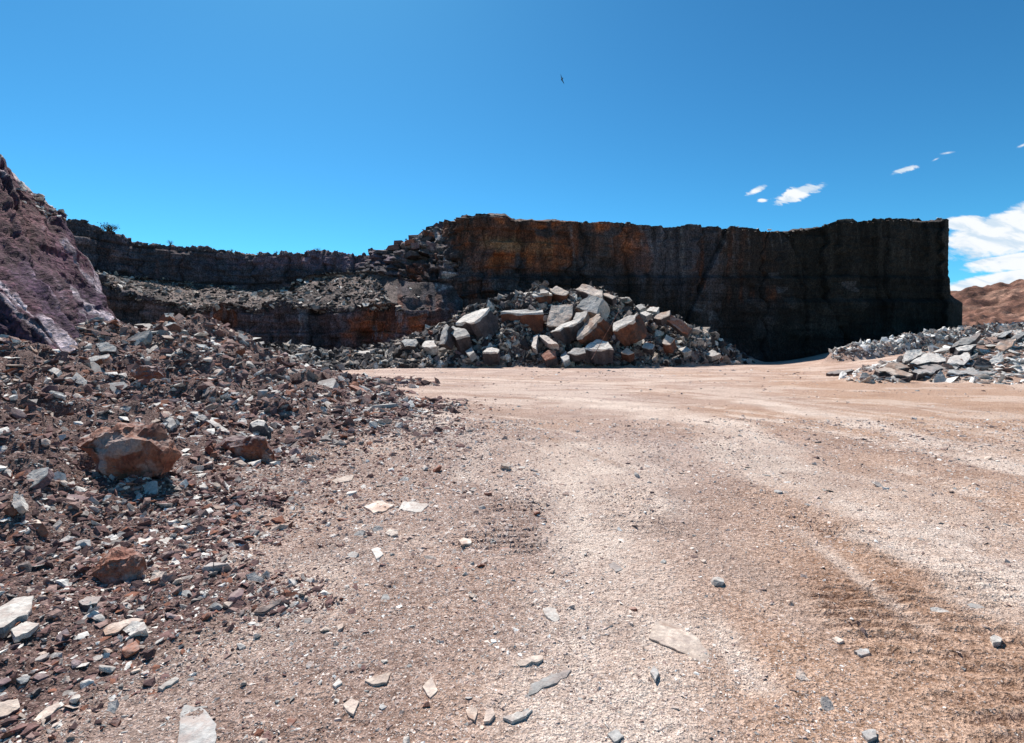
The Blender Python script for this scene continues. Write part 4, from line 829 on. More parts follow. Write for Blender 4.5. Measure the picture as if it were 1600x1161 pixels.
# --- on the quarry floor
FL = 'stones scattered on the quarry floor'
FS = [
 ('cream slab carrying a small brown pebble, beside the broad white slab', 'the cream slab', [(569, 791), (591, 782), (616, 788), (604, 797), (584, 801)], .03, 'tan_stone', None),
 ('broad white slab lying flat where the gravel meets the mound toe', 'the broad white slab', [(623, 796), (631, 783), (650, 785), (670, 788), (659, 799)], .02, 'pale_stone', None),
 ('white wedge standing in the gravel uphill of the broad white slab', 'the white wedge', [(619, 755), (631, 744), (638, 746), (636, 757)], .05, 'pale_stone', (0, -.6, .7)),
 ('white oval stone, first of the three stones in a row', 'the white oval stone', [(553, 835), (560, 829), (570, 829), (566, 840), (557, 846)], .04, 'pale_stone', (-.1, -.6, .7)),
 ('blue-grey stone in the middle of the three stones in a row', 'the blue-grey stone', [(581, 826), (588, 821), (598, 824), (598, 832), (588, 837)], .05, 'grey_stone', (0, -.6, .7)),
 ('brown stone with a pale top, last of the three stones in a row', 'the brown stone', [(602, 833), (609, 826), (620, 828), (622, 834), (612, 837)], .06, 'tan_stone', (-.1, -.4, .8)),
 ('pale stone casting a dark shadow in front of the white oval stone', 'the pale shadowed stone', [(542, 866), (550, 861), (560, 864), (556, 871), (547, 873)], .05, 'pale_stone', (-.1, -.4, .8)),
 ('pale triangular chip below the blue-grey stone', 'the triangular chip', [(580, 858), (591, 855), (599, 866), (588, 873)], .02, 'pale_stone', None),
 ('tan flat stone alone beside the shallow tyre rut', 'the flat rut stone', [(716, 843), (724, 840), (736, 841), (736, 849), (722, 851)], .03, 'tan_stone', None),
 ('grey rectangular stone standing on the far toe of the mound', 'the grey rectangle', [(500, 635), (509, 636), (510, 649), (502, 647)], .06, 'grey_stone', (0, -.8, .5)),
 ('broken pinkish slab uphill of the cream slab', 'the broken pink slab', [(519, 751), (537, 744), (553, 741), (550, 750), (525, 755)], .04, 'tan_stone', None),
 ('cracked white stone on the gravel near the long rust boulder', 'the cracked white stone', [(478, 681), (484, 677), (492, 681), (488, 686)], .06, 'pale_stone', (0, -.5, .8)),
 ('smooth white stone alone in the middle of the floor', 'the smooth white stone', [(848, 951), (856, 948), (868, 950), (875, 966), (868, 972), (852, 960)], .015, 'pale_stone', None),
 ('cream slab overlapping grey splinters near the bottom of the floor', 'the cream splinter slab', [(570, 1063), (587, 1055), (611, 1051), (604, 1066), (583, 1069)], .02, 'tan_stone', None),
 ('pinkish squarish stone below the cream slab with splinters', 'the pinkish square stone', [(536, 1101), (550, 1091), (561, 1096), (552, 1116), (545, 1112)], .012, 'tan_stone', None),
 ('sandy orange stone lying flush in the gravel', 'the sandy orange stone', [(660, 1073), (674, 1058), (684, 1078), (672, 1090)], .01, 'tan_stone', None),
 ('rounded buff stone, upper one of a pair near the bottom edge', 'the upper buff stone', [(728, 1109), (736, 1104), (746, 1109), (742, 1125), (732, 1120)], .012, 'tan_stone', None),
 ('narrow buff stone beside the rounded one near the bottom edge', 'the narrow buff stone', [(756, 1127), (759, 1109), (769, 1105), (773, 1116), (765, 1126)], .012, 'tan_stone', None),
 ('long ragged grey slab, the largest stone lying in the middle gravel', 'the ragged grey slab', [(823, 1088), (830, 1069), (853, 1059), (892, 1046), (885, 1058), (856, 1072)], .02, 'grey_stone', None),
 ('thin pale bar of stone above the long ragged grey slab', 'the pale bar', [(806, 1034), (830, 1026), (848, 1024), (848, 1030), (812, 1040)], .02, 'tan_stone', None),
 ('rough pale slab below the long ragged grey slab', 'the rough pale slab', [(786, 1121), (808, 1112), (832, 1108), (822, 1118), (800, 1127)], .015, 'pale_stone', None),
 ('small bright stone above the cream slab with splinters', 'the small bright stone', [(520, 1070), (530, 1059), (535, 1066), (524, 1073)], .015, 'pale_stone', None),
 ('big worn slab of sandstone buried flush in the floor', 'the buried sandstone', [(1014, 996), (1024, 971), (1044, 970), (1086, 992), (1109, 1024), (1099, 1037), (1066, 1019), (1040, 1008)], .012, 'tan_stone', (0, 0, 1)),
 ('dull grey-green stone sunk in the dusty track', 'the sunk grey stone', [(950, 881), (959, 878), (973, 889), (962, 893)], .008, 'grey_stone', None),
 ('blue-grey diamond-shaped stone beside the buried sandstone slab', 'the diamond stone', [(1016, 1049), (1022, 1040), (1029, 1051), (1024, 1062)], .012, 'grey_stone', None),
 ('dark grey flat stone at the bottom edge below the diamond-shaped stone', 'the dark flat stone', [(949, 1146), (964, 1138), (975, 1150), (960, 1159)], .012, 'grey_stone', None),
 ('white stone with dark undercut near the tyre lug marks', 'the undercut white stone', [(1453, 950), (1466, 949), (1478, 953), (1489, 960), (1474, 965), (1460, 960)], .03, 'pale_stone', (-.1, -.3, .9)),
 ('creamy stone alone on the orange soil near the right edge', 'the creamy stone', [(1547, 995), (1554, 992), (1566, 998), (1563, 1003), (1552, 1004)], .02, 'pale_stone', None),
 ('smooth oval grey stone at the start of the tyre lug marks', 'the oval grey stone', [(1334, 1017), (1344, 1013), (1357, 1014), (1359, 1020), (1346, 1024)], .015, 'grey_stone', None),
 ('pink pointed stone with a deep shadow near the bottom of the floor', 'the pink pointed stone', [(1243, 1056), (1246, 1046), (1255, 1050), (1266, 1063), (1252, 1063)], .035, 'tan_stone', (-.1, -.5, .8)),
 ('dark green-grey slab standing in the cluster near the bottom edge', 'the green-grey slab', [(1284, 1088), (1294, 1089), (1304, 1106), (1301, 1118), (1288, 1108)], .02, 'grey_stone', (0, -.6, .8)),
 ('grey angular stone close to the bottom edge below the green-grey slab', 'the grey angular stone', [(1346, 1143), (1356, 1139), (1369, 1140), (1370, 1151), (1356, 1156)], .02, 'grey_stone', None),
 ('small cream stone left of the oval grey stone', 'the small cream stone', [(1300, 997), (1308, 994), (1319, 1000), (1311, 1004)], .02, 'tan_stone', None),
 ('pale greenish slab worn into the orange track', 'the greenish slab', [(1511, 944), (1526, 941), (1548, 956), (1530, 955)], .008, 'grey_stone', None)]
for lb, sh, poly, th, mt, nn in FS: prism(ST if th > .02 else SL, lb, 'stone', sh, poly, th, mt, n=nn)
lump(ST, 'dark pebble casting a short shadow on the tracks at right', 'stone', 'the dark pebble', [(1431, 884), (1434, 880), (1441, 879), (1443, 884), (1438, 887)], 'dark_stone', amp=.02, cuts=1)
# --- the fallen blocks under the right-hand cliff
LIT = (-.30, -.42, .86)
B = lambda *a, **k: prism(BL, *a, **k)
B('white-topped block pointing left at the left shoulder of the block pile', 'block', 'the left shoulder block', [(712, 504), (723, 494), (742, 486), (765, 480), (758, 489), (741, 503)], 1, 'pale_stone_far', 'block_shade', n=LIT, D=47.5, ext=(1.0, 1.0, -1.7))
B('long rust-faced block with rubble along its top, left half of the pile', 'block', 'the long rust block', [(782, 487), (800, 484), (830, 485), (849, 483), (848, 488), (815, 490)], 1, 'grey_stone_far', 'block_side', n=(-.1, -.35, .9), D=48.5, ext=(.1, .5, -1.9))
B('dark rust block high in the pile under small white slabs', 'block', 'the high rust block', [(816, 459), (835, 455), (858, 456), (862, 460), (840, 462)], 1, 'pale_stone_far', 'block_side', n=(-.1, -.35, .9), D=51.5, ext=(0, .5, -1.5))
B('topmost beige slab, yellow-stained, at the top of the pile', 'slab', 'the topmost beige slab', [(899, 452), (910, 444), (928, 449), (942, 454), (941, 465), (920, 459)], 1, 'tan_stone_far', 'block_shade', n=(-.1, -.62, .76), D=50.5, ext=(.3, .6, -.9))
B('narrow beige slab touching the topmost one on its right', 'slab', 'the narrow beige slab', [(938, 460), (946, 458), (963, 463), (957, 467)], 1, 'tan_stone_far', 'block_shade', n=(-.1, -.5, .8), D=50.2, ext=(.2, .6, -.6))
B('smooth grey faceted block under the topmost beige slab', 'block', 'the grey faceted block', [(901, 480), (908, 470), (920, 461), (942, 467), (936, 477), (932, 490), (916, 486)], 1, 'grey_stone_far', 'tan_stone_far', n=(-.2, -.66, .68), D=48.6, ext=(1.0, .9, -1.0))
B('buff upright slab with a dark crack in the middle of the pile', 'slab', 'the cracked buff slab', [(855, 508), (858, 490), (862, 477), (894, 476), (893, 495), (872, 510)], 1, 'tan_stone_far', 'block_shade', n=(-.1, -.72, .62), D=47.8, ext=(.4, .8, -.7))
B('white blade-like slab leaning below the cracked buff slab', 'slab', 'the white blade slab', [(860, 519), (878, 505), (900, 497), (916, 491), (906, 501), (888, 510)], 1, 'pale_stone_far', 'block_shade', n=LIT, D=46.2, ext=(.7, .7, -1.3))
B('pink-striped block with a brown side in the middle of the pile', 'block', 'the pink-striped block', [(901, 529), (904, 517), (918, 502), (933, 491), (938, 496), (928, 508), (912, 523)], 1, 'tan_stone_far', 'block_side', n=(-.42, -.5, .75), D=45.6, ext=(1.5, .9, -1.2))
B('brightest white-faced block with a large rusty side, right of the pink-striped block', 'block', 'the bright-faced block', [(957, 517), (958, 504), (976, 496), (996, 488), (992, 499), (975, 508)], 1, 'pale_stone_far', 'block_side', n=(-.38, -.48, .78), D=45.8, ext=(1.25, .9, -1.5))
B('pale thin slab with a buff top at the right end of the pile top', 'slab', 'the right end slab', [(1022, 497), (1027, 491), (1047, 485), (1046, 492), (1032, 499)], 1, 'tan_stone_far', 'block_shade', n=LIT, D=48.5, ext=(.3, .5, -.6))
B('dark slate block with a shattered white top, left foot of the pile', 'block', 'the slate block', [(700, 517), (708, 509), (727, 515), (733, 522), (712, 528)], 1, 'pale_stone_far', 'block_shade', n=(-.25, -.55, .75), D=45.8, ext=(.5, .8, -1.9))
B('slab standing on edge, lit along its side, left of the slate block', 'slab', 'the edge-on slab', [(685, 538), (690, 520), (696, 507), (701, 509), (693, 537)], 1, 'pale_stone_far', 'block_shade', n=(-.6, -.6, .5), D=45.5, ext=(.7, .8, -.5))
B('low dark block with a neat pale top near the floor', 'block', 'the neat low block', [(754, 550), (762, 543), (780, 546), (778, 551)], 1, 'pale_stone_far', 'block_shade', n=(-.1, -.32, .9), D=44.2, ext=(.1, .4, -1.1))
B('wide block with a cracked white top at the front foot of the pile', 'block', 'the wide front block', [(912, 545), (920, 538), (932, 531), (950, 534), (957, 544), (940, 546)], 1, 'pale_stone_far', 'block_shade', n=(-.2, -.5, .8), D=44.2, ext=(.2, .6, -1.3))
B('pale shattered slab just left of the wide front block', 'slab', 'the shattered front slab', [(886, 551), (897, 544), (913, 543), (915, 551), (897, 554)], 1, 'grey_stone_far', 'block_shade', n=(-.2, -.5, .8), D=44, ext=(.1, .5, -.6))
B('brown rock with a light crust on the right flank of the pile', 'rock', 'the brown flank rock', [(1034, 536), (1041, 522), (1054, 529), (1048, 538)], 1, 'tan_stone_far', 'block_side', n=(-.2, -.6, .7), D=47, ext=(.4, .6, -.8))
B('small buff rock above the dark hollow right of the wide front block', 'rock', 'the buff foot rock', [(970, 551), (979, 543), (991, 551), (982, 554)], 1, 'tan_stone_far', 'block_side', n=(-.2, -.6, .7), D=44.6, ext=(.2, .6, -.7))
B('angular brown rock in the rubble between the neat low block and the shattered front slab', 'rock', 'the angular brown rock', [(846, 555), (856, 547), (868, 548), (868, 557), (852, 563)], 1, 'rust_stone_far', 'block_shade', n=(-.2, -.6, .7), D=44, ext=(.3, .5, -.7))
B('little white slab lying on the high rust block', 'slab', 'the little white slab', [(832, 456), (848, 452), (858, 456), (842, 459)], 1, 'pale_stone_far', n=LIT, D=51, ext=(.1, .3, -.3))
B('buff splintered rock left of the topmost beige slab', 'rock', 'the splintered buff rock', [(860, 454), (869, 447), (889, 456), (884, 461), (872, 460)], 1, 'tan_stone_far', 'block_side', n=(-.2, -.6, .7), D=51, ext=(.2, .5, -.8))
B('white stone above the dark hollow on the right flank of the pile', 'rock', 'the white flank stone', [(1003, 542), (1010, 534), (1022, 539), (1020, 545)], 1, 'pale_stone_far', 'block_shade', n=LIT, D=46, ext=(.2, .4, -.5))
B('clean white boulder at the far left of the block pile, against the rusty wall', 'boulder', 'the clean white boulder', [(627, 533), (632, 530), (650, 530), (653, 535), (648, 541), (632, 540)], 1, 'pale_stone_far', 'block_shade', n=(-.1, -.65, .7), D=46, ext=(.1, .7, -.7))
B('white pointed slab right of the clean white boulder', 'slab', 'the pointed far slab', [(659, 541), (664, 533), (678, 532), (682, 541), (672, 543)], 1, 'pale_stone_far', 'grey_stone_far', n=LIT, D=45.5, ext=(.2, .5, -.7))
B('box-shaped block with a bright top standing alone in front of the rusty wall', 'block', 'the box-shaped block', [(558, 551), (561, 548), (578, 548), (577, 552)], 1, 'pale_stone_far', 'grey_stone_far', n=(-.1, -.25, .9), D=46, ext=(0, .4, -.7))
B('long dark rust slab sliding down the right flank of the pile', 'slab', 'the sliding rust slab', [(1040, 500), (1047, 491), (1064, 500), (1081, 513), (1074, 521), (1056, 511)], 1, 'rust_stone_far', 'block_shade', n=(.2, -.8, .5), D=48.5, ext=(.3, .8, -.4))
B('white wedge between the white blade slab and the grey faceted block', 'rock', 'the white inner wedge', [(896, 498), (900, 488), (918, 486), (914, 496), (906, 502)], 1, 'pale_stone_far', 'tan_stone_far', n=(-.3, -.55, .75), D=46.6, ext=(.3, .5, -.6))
for i, (pl, lb) in enumerate([([(993, 478), (1002, 475), (1010, 480), (1000, 484)], 'pale shard on the dark scree, first of three right of the topmost beige slab'), ([(1010, 486), (1016, 480), (1030, 480), (1026, 487)], 'bluish white shard beside the right end slab'),
        ([(1000, 489), (1008, 486), (1018, 490), (1010, 494)], 'jagged pale shard below the other two shards near the right end slab'), ([(727, 549), (737, 541), (741, 550), (733, 556)], 'grey shard between the slate block and the neat low block'),
        ([(830, 540), (834, 524), (840, 524), (838, 546)], 'narrow white shard standing in the middle scree'), ([(840, 521), (858, 527), (872, 538), (856, 536)], 'grey ridge-shaped slab in the middle scree'),
        ([(875, 556), (884, 548), (890, 560), (880, 566)], 'light stone in front of the shattered front slab'), ([(1060, 545), (1072, 541), (1080, 547), (1068, 551)], 'white stone on the long right tail of the scree'),
        ([(1100, 552), (1112, 547), (1126, 552), (1112, 557)], 'pale stone near the tip of the scree tail')]):
    B(lb, 'shard', 'scree shard %d' % i, pl, 1, 'pale_stone_far' if i % 3 else 'grey_stone_far', 'grey_stone_far', n=LIT, ext=(.2, .5, -.5))
# --- slab heap at right; its shaded fronts painted as dark stone sides
Q = lambda *a, **k: prism(SL, *a, **k)
Q('pale rectangular slab at the top left of the slab heap', 'slab', 'the pale rectangular slab', [(1412, 557), (1416, 548), (1440, 545), (1442, 552), (1430, 559), (1414, 564)], .35, 'pale_stone_far', 'grey_stone_far', n=(-.1, -.55, .8), D=27.4)
Q('widest flat grey slab lying across the middle of the slab heap', 'slab', 'the widest grey slab', [(1422, 567), (1436, 558), (1452, 551), (1477, 560), (1477, 564), (1434, 569)], .2, 'pale_stone_far', 'dark_stone_far', n=(0, -.32, .95), D=26.6)
Q('grey slab split by a fine crack beside the widest one', 'slab', 'the split grey slab', [(1479, 567), (1484, 558), (1513, 550), (1517, 558), (1506, 570)], .25, 'pale_stone_far', 'dark_stone_far', n=(0, -.36, .93), D=26.6)
Q('raised dark-edged slab tilted like a ramp above the heap', 'slab', 'the tilted ramp slab', [(1484, 543), (1504, 528), (1533, 520), (1524, 531), (1511, 538)], .35, 'grey_stone_far', 'dark_stone_far', n=(-.25, -.4, .88), D=29.5)
Q('pale slab wedged under the tilted ramp slab', 'slab', 'the wedged pale slab', [(1492, 543), (1510, 539), (1526, 538), (1514, 547), (1498, 548)], .3, 'pale_stone_far', 'dark_stone_far', n=(0, -.4, .9), D=28.8)
Q('triangular grey slab standing at the front of the heap', 'slab', 'the triangular slab', [(1459, 601), (1460, 590), (1469, 578), (1480, 592), (1483, 599)], .25, 'grey_stone_far', 'grey_stone_far', n=(-.15, -.85, .5), D=23.9)
Q('dark ledge-like block forming the left front of the heap', 'block', 'the dark ledge', [(1367, 577), (1382, 574), (1406, 578), (1426, 585), (1420, 588), (1390, 582)], .3, 'tan_stone_far', 'dark_stone_far', n=(0, -.3, .95), D=24.6, ext=(0, .2, -.6))
Q('long pale-topped block with a deep dark front in the middle front of the heap', 'block', 'the long pale-topped block', [(1480, 582), (1484, 578), (1510, 579), (1540, 580), (1554, 583), (1520, 586)], .3, 'grey_stone_far', 'dark_stone_far', n=(0, -.28, .95), D=24.6, ext=(0, .25, -.62))
Q('dark flat block tucked right of the dark ledge', 'block', 'the dark flat block', [(1424, 580), (1436, 576), (1464, 577), (1460, 582), (1436, 584)], .3, 'grey_stone_far', 'dark_stone_far', n=(0, -.28, .95), D=25, ext=(0, .25, -.55))
Q('upright pale slab with purplish side near the right edge', 'slab', 'the upright pale slab', [(1543, 567), (1553, 556), (1566, 549), (1568, 562), (1556, 572)], .3, 'pale_stone_far', 'purple_stone_far', n=(-.2, -.6, .7), D=27)
Q('orange-buff block with a dark hole near the right edge', 'block', 'the orange-buff block', [(1554, 543), (1562, 533), (1576, 528), (1590, 527), (1582, 540), (1568, 548)], .5, 'tan_stone_far', 'grey_stone_far', n=(-.1, -.5, .8), D=29.5)
Q('narrow slab leaning uphill of the orange-buff block', 'slab', 'the narrow leaning slab', [(1558, 526), (1568, 519), (1582, 515), (1580, 519), (1566, 527)], .25, 'grey_stone_far', 'dark_stone_far', n=(-.1, -.45, .88), D=31.5)
Q('second narrow slab lying beside the narrow leaning one', 'slab', 'the second narrow slab', [(1578, 530), (1590, 520), (1604, 515), (1604, 520), (1590, 530)], .25, 'grey_stone_far', 'dark_stone_far', n=(-.1, -.45, .88), D=31)
Q('box-like block with dark front at the right front of the heap', 'block', 'the box-like front block', [(1563, 585), (1572, 582), (1590, 583), (1596, 586), (1578, 588)], .3, 'grey_stone_far', 'dark_stone_far', n=(0, -.3, .95), D=24.3, ext=(0, .2, -.4))
Q('light slab lying lowest in front of the box-like block', 'slab', 'the lowest light slab', [(1541, 598), (1552, 594), (1566, 596), (1584, 602), (1580, 609), (1556, 606)], .18, 'pale_stone_far', 'grey_stone_far', n=(0, -.5, .85), D=23.4)
Q('pale flat slab cut by the right edge of the photo', 'slab', 'the right edge slab', [(1570, 579), (1582, 574), (1600, 572), (1622, 578), (1606, 584), (1582, 584)], .25, 'pale_stone_far', 'grey_stone_far', n=(0, -.34, .94), D=25.6)
Q('dark rounded block with a lit upper rim in the middle of the heap', 'block', 'the dark rounded block', [(1522, 570), (1526, 562), (1534, 560), (1548, 565), (1552, 574), (1538, 578)], .5, 'dark_stone_far', 'dark_stone_far', n=(0, -.8, .6), D=25.6)
Q('buff jumbled slab at the upper left of the dark ledge', 'slab', 'the jumbled buff slab', [(1380, 575), (1388, 567), (1406, 566), (1422, 574), (1402, 577)], .3, 'tan_stone_far', 'dark_stone_far', n=(0, -.42, .9), D=25.6)
Q('small grey-white stone at the left end of the dark ledge', 'stone', 'the small end stone', [(1343, 591), (1347, 582), (1355, 582), (1360, 590), (1352, 593)], .25, 'grey_stone_far', 'grey_stone_far', n=(-.1, -.7, .6), D=24.2)
Q('thin slab at the far left tip of the slab heap', 'slab', 'the thin tip slab', [(1291, 583), (1310, 578), (1334, 578), (1322, 582), (1304, 584)], .12, 'grey_stone_far', 'dark_stone_far', n=(0, -.3, .95), D=26.5)
Q('flat pale strip of slab in front of the widest grey slab', 'slab', 'the pale strip slab', [(1434, 572), (1460, 569), (1500, 571), (1494, 577), (1450, 577)], .2, 'grey_stone_far', 'dark_stone_far', n=(0, -.3, .95), D=25.8)
Q('bright little bar of stone on the long pale-topped block', 'stone', 'the bright bar', [(1509, 576), (1513, 574), (1530, 577), (1526, 580), (1512, 579)], .08, 'pale_stone_far', n=(0, -.45, .9), D=25)

# ------------------------------------------------------------------ further single stones, the largest of the scattered ones
MN = {'pale_stone': 'pale', 'grey_stone': 'grey', 'dark_stone': 'dark', 'purple_stone': 'purple-brown', 'rust_stone': 'rusty', 'tan_stone': 'buff'}
USED = set()
protos = {}
def proto(me, mat):
    k = (me.name, mat)
    if k not in protos:
        m = me.copy(); m.materials.clear(); m.materials.append(MATS[mat]); protos[k] = m
    return protos[k]
def describe(u, v, size_px, colour, shape):
    for rank in range(14):
        near_ = sorted(TR, key=lambda t: math.hypot((t[0] - u), (t[1] - v) * 1.6))[rank]
        dx, dy = u - near_[0], v - near_[1]
        if abs(dx) > 1.3 * abs(dy): rel = 'left of' if dx < 0 else 'right of'
        else: rel = 'above' if dy < 0 else 'below'
        sz = 'small' if size_px < 20 else ('medium' if size_px < 30 else 'large')
        dist = math.hypot(dx, dy); adv = 'just ' if dist < 30 else ('' if dist < 70 else 'well ')
        lb = f"{sz} {colour} {shape} {adv}{rel} {near_[3]}"
        if lb not in USED and 'scree shard' not in lb: USED.add(lb); return lb
    return None
def singles(n, y0, y1, u0, u1, smin, smax, al, seed, ok, mats, group, tilt=20, slabp=.55, sfx=''):
    x, y, s, q = cand(n * 14, y0, y1, u0, u1, smin, smax, al, seed); r = random.Random(seed); cnt = 0; placed = []
    keep = ok(x, y, q)
    for X_, Y_, S_ in zip(x[keep], y[keep], s[keep]):
        z = float(H(X_, Y_)); u, v = U0 + F * X_ / Y_, VH + F * (EYE - z) / Y_
        if not (-30 < u < 1630 and v < 1175): continue
        pxs = S_ * F / Y_
        if any(abs(u - t[0]) < t[2] + pxs * .5 + 2 and abs(v - t[1]) < t[2] * .6 + pxs * .4 + 2 for t in TR): continue
        if any(math.hypot(u - a, v - b) < c + pxs * .45 for a, b, c in placed): continue
        hd = hit(u, v, 1.5, 66, 500)
        if hd < Y_ * .93: continue
        mt = r.choice(mats); slab = r.random() < slabp; shape = 'slab' if slab else 'rock'
        lb = describe(u, v, pxs, MN[mt], shape)
        if not lb: continue
        o = bpy.data.objects.new('loose_' + shape, proto(r.choice(SLABM if slab else ROCKM), mt + sfx)); COL.objects.link(o)
        nrm = gnormal(X_, Y_, .15 if Y_ < 20 else .8); q_ = nrm.to_track_quat('Z', 'Y')
        o.rotation_euler = (q_ @ Euler((r.gauss(0, R(tilt)), r.gauss(0, R(tilt)), r.uniform(0, 6.28))).to_quaternion()).to_euler()
        o.scale = (S_, S_ * r.uniform(.8, 1.15), S_ * r.uniform(.8, 1.3)); o.location = (X_, Y_, z + S_ * (.03 if slab else .12))
        tag(o, lb, shape, group, 'thing'); placed.append((u, v, pxs * .5)); cnt += 1
        if cnt >= n: break
    print(group, cnt)
ALL = list(MN)
singles(165, 2.3, 26, -20, 640, 18, 56, 2.0, 71, lambda x, y, q: mound(x, y) > .05, ['pale_stone', 'grey_stone', 'dark_stone', 'purple_stone', 'purple_stone', 'rust_stone', 'tan_stone', 'grey_stone'], MOUND, 22)
singles(50, 2.1, 9, 380, 1600, 13, 24, 2.6, 72, lambda x, y, q: (mound(x, y) < .02) & (q < .7 - .45 * (x > 0)), ['pale_stone', 'grey_stone', 'tan_stone', 'tan_stone', 'rust_stone'], FL, 14, .7)
singles(45, 39, 57, 400, 1140, 15, 30, 2.6, 73, lambda x, y, q: talus(x, y) > .3, ['grey_stone', 'dark_stone', 'rust_stone', 'tan_stone', 'grey_stone', 'purple_stone'], 'loose blocks in the scree under the cliff', 34, .5, '_far')
singles(20, 21, 38, 1300, 1620, 14, 34, 2.0, 74, lambda x, y, q: rpile(x, y) > .25, ['pale_stone', 'grey_stone', 'tan_stone', 'dark_stone'], 'slabs of the heap on the ramp', 16, .9, '_far')

# joint-bounded blocks of the stepped shoulder, parts of the wall they belong to
r = random.Random(5)
for (u, v, w, h) in [(602, 394, 18, 8), (616, 389, 14, 8), (628, 384, 16, 9), (641, 380, 12, 8), (652, 373, 14, 9), (664, 368, 13, 9), (676, 362, 15, 9), (688, 358, 15, 9), (700, 355, 14, 9), (632, 394, 20, 9), (650, 387, 16, 10), (668, 380, 18, 11),
                     (684, 372, 14, 12), (698, 368, 14, 12), (620, 402, 16, 9), (642, 400, 20, 9), (664, 395, 18, 11), (682, 388, 14, 13), (698, 384, 14, 12), (608, 410, 14, 8), (700, 398, 13, 12), (686, 402, 15, 12)]:
    D = 64.6 + (395 - v) * .10 + (u < 640) * 2; w *= r.uniform(.7, 1.5); h *= r.uniform(.5, 1.1); me = proto(ROCKM[0], r.choice(['purple_stone_far', 'purple_stone_far', 'rust_stone_far', 'dark_stone_far', 'dark_stone_far']))
    m = bpy.data.meshes.new('block'); bm = bmesh.new(); bmesh.ops.create_cube(bm, size=1)
    for q in bm.verts: q.co += Vector([r.uniform(-.2, .2) for _ in range(3)])
    bmesh.ops.bevel(bm, geom=list(bm.edges), offset=.05, segments=1, affect='EDGES'); bm.to_mesh(m); bm.free(); m.materials.append(me.materials[0])
    o = bpy.data.objects.new('block', m); COL.objects.link(o); o.parent = cliff_l; o.location = xyz(u, v, D)
    o.scale = (w * D / F, 2.4, h * D / F); o.rotation_euler = (r.uniform(-.15, .15), r.uniform(-.2, .2), r.uniform(-.7, .7))
# stones perched on the rims
for u, v, w, lb in [(1202, 359, 9, 'small pale block perched on the rim of the dark cliff'), (1248, 396, 0, ''), (783, 434, 9, 'white stone on a narrow ledge low on the rusty buttress')]:
    if not w: continue
    D = 61 if u < 900 else 64.8
    o = bpy.data.objects.new('rim_stone', proto(ROCKM[3], 'pale_stone_far')); COL.objects.link(o); o.location = xyz(u, v, D); k = w * D / F; o.scale = (k, k, k); tag(o, lb, 'stone')
for u, v, w, lb in [(86, 330, 8, 'bright white rock on the shoulder of the purple slope, lower of two'), (90, 319, 6, 'small white rock just above the bright one on the slope shoulder'), (66, 312, 16, 'long pale slab on the shoulder of the purple slope'),
                    (72, 304, 14, 'grey slab on the skyline of the purple slope'), (46, 318, 7, 'pale stone below the broken rim of the purple slope'), (40, 293, 9, 'flat pale slab high on the rim of the purple slope')]:
    c, k = np.unravel_index(np.argmin((U0 + F * AS[:, :222, 0] / AS[:, :222, 1] - u) ** 2 + (VH + F * (EYE - AS[:, :222, 2]) / AS[:, :222, 1] - v) ** 2), (AS.shape[0], 222)); p = AS[c, k]
    o = bpy.data.objects.new('rim_rock', proto((SLABM if w > 10 else ROCKM)[int(u) % 9], 'pale_stone')); COL.objects.link(o); s_ = w * 1.2 * p[1] / F
    o.location = (p[0], p[1] - .15, p[2]); o.scale = (s_, s_, s_ * 1.4); o.rotation_euler = (.5, .35, u); tag(o, lb, 'rock')

# ------------------------------------------------------------------ shrubs on the skyline
m, t = new_mat('dry_twig'); finish(t, (.10, .07, .045), .9)
m, t = new_mat('dry_leaf'); finish(t, (.09, .085, .05), .9)
def tube(bm, a, b, r0, r1):
    d = (b - a).normalized(); x = d.orthogonal().normalized(); y = d.cross(x); v = []
    for c, rr_ in ((a, r0), (b, r1)):
        for k in range(4): v.append(bm.verts.new(c + (x * math.cos(k * 1.571) + y * math.sin(k * 1.571)) * rr_))
    for k in range(4): bm.faces.new((v[k], v[(k + 1) % 4], v[4 + (k + 1) % 4], v[4 + k]))
def bush(u, v, D, w, h, label, seed, n=40):
    r = random.Random(seed); e = bpy.data.objects.new('dry_bush', None); COL.objects.link(e); e.location = xyz(u, v, D); tag(e, label, 'bush', 'dry bushes on the rims')
    b1, b2 = bmesh.new(), bmesh.new()
    for _ in range(n):
        a = Vector((r.uniform(-.1, .1) * w, r.uniform(-.1, .1) * w, -.2)); an = r.uniform(0, 6.28); k = r.uniform(.3, 1)
        tip = Vector((math.cos(an) * k * w * .5, math.sin(an) * k * w * .5, h * r.uniform(.5, 1) * (1.15 - .5 * k))); mid = a.lerp(tip, .5) + Vector((r.uniform(-.1, .1), r.uniform(-.1, .1), .1)) * w
        tube(b1, a, mid, .03 * h, .02 * h); tube(b1, mid, tip, .02 * h, .008 * h)
        for _ in range(12):
            c = mid.lerp(tip, r.random() * 1.1) + Vector([r.gauss(0, .07) * w for _ in range(3)]); s_ = r.uniform(.02, .05) * w
            q = [c + Vector([r.uniform(-s_, s_) for _ in range(3)]) for _ in range(3)]; b2.faces.new([b2.verts.new(p) for p in q])
    for nm, b_, mt in (('twigs', b1, 'dry_twig'), ('foliage', b2, 'dry_leaf')):
        me = bpy.data.meshes.new(nm); b_.to_mesh(me); b_.free(); me.materials.append(MATS[mt]); o = bpy.data.objects.new(nm, me); COL.objects.link(o); o.parent = e
def rimz(A, row, u):
    uu = U0 + F * A[:, row, 0] / A[:, row, 1]; k = int(np.argmin(abs(uu - u))); return VH + F * (EYE - A[k, row, 2]) / A[k, row, 1], A[k, row, 1]
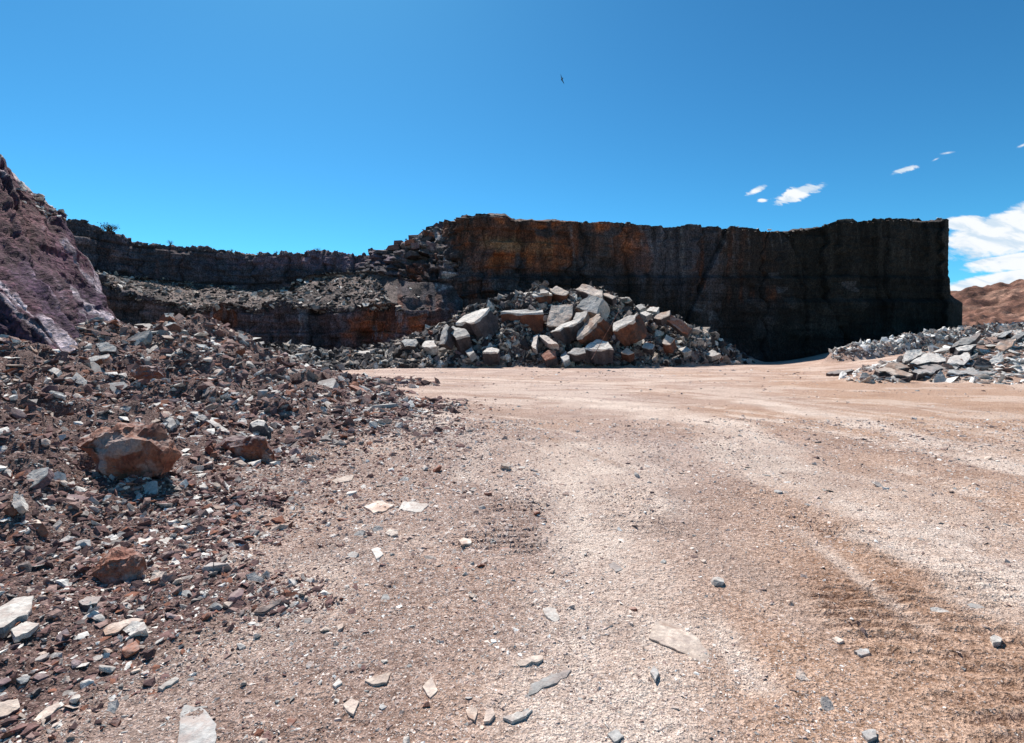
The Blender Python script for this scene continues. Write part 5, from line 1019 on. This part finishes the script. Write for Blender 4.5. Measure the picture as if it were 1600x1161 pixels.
for i, (u, w, h, lb) in enumerate([(172, 26, 12, 'largest dry bush, spreading twigs on the rim behind the purple slope'), (160, 12, 6, 'small dry bush close beside the largest bush on the rim'), (266, 12, 7, 'thin dry bush on the lower rim right of the largest bush'),
                                   (362, 9, 5, 'low dry tuft on the rim, first of three along the long level stretch'), (432, 8, 5, 'low dry tuft on the rim, second of three along the long level stretch'), (496, 10, 5, 'low dry tuft on the rim, third of three along the long level stretch')]):
    v, D = rimz(AL, 160, u); bush(u, v, D, w * D / F, h * D / F, lb, 60 + i, 40 if i < 1 else 18)

# rod lying over the block pile
a, b = Vector(xyz(970, 481, 45.0)), Vector(xyz(924, 562, 43.2)); bm = bmesh.new(); tube(bm, a - a, b - a, .04, .03)
me = bpy.data.meshes.new('steel_rod'); bm.to_mesh(me); bm.free(); me.materials.append(MATS['rust_stone']); o = bpy.data.objects.new('steel_rod', me); COL.objects.link(o); o.location = a
tag(o, 'thin straight rod leaning across the front of the fallen blocks', 'rod')

# bird
m, t = new_mat('dark_feather'); finish(t, (.02, .02, .022), .8)
e = bpy.data.objects.new('bird', None); COL.objects.link(e); e.location = xyz(878, 124, 55); tag(e, 'tiny dark bird gliding high above the cliff', 'bird'); e.rotation_euler = (.2, 1.15, .4)
bm = bmesh.new(); bmesh.ops.create_uvsphere(bm, u_segments=10, v_segments=8, radius=.5)
for q in bm.verts: q.co = Vector((q.co.x * .16 * (1 - .5 * abs(q.co.y)), q.co.y * .5, q.co.z * .14))
for s_ in (-1, 1): bm.faces.new([bm.verts.new(p) for p in ((.02 * s_, -.2, 0), (.09 * s_, -.38, 0), (0, -.36, .01))])
me = bpy.data.meshes.new('body'); bm.to_mesh(me); bm.free(); me.materials.append(MATS['dark_feather']); o = bpy.data.objects.new('body', me); COL.objects.link(o); o.parent = e
for s_ in (-1, 1):
    pts = [(.03, .1), (.22, .16), (.42, .08), (.56, -.04), (.38, -.02), (.2, -.05), (.04, -.08)]; z = [0, .05, .07, .03, .06, .04, 0]
    up = [(s_ * a, b, c + .008) for (a, b), c in zip(pts, z)]; lo = [(s_ * a, b, c - .008) for (a, b), c in zip(pts, z)]
    fs = [tuple(range(7)), tuple(range(13, 6, -1))] + [(i, (i + 1) % 7, 7 + (i + 1) % 7, 7 + i) for i in range(7)]
    me = bpy.data.meshes.new('wing'); me.from_pydata(up + lo, [], fs); me.materials.append(MATS['dark_feather']); o = bpy.data.objects.new('wing', me); COL.objects.link(o); o.parent = e
print('objects', len(bpy.data.objects), 'tris', sum(len(m.loops) - 2 * len(m.polygons) for m in bpy.data.meshes))
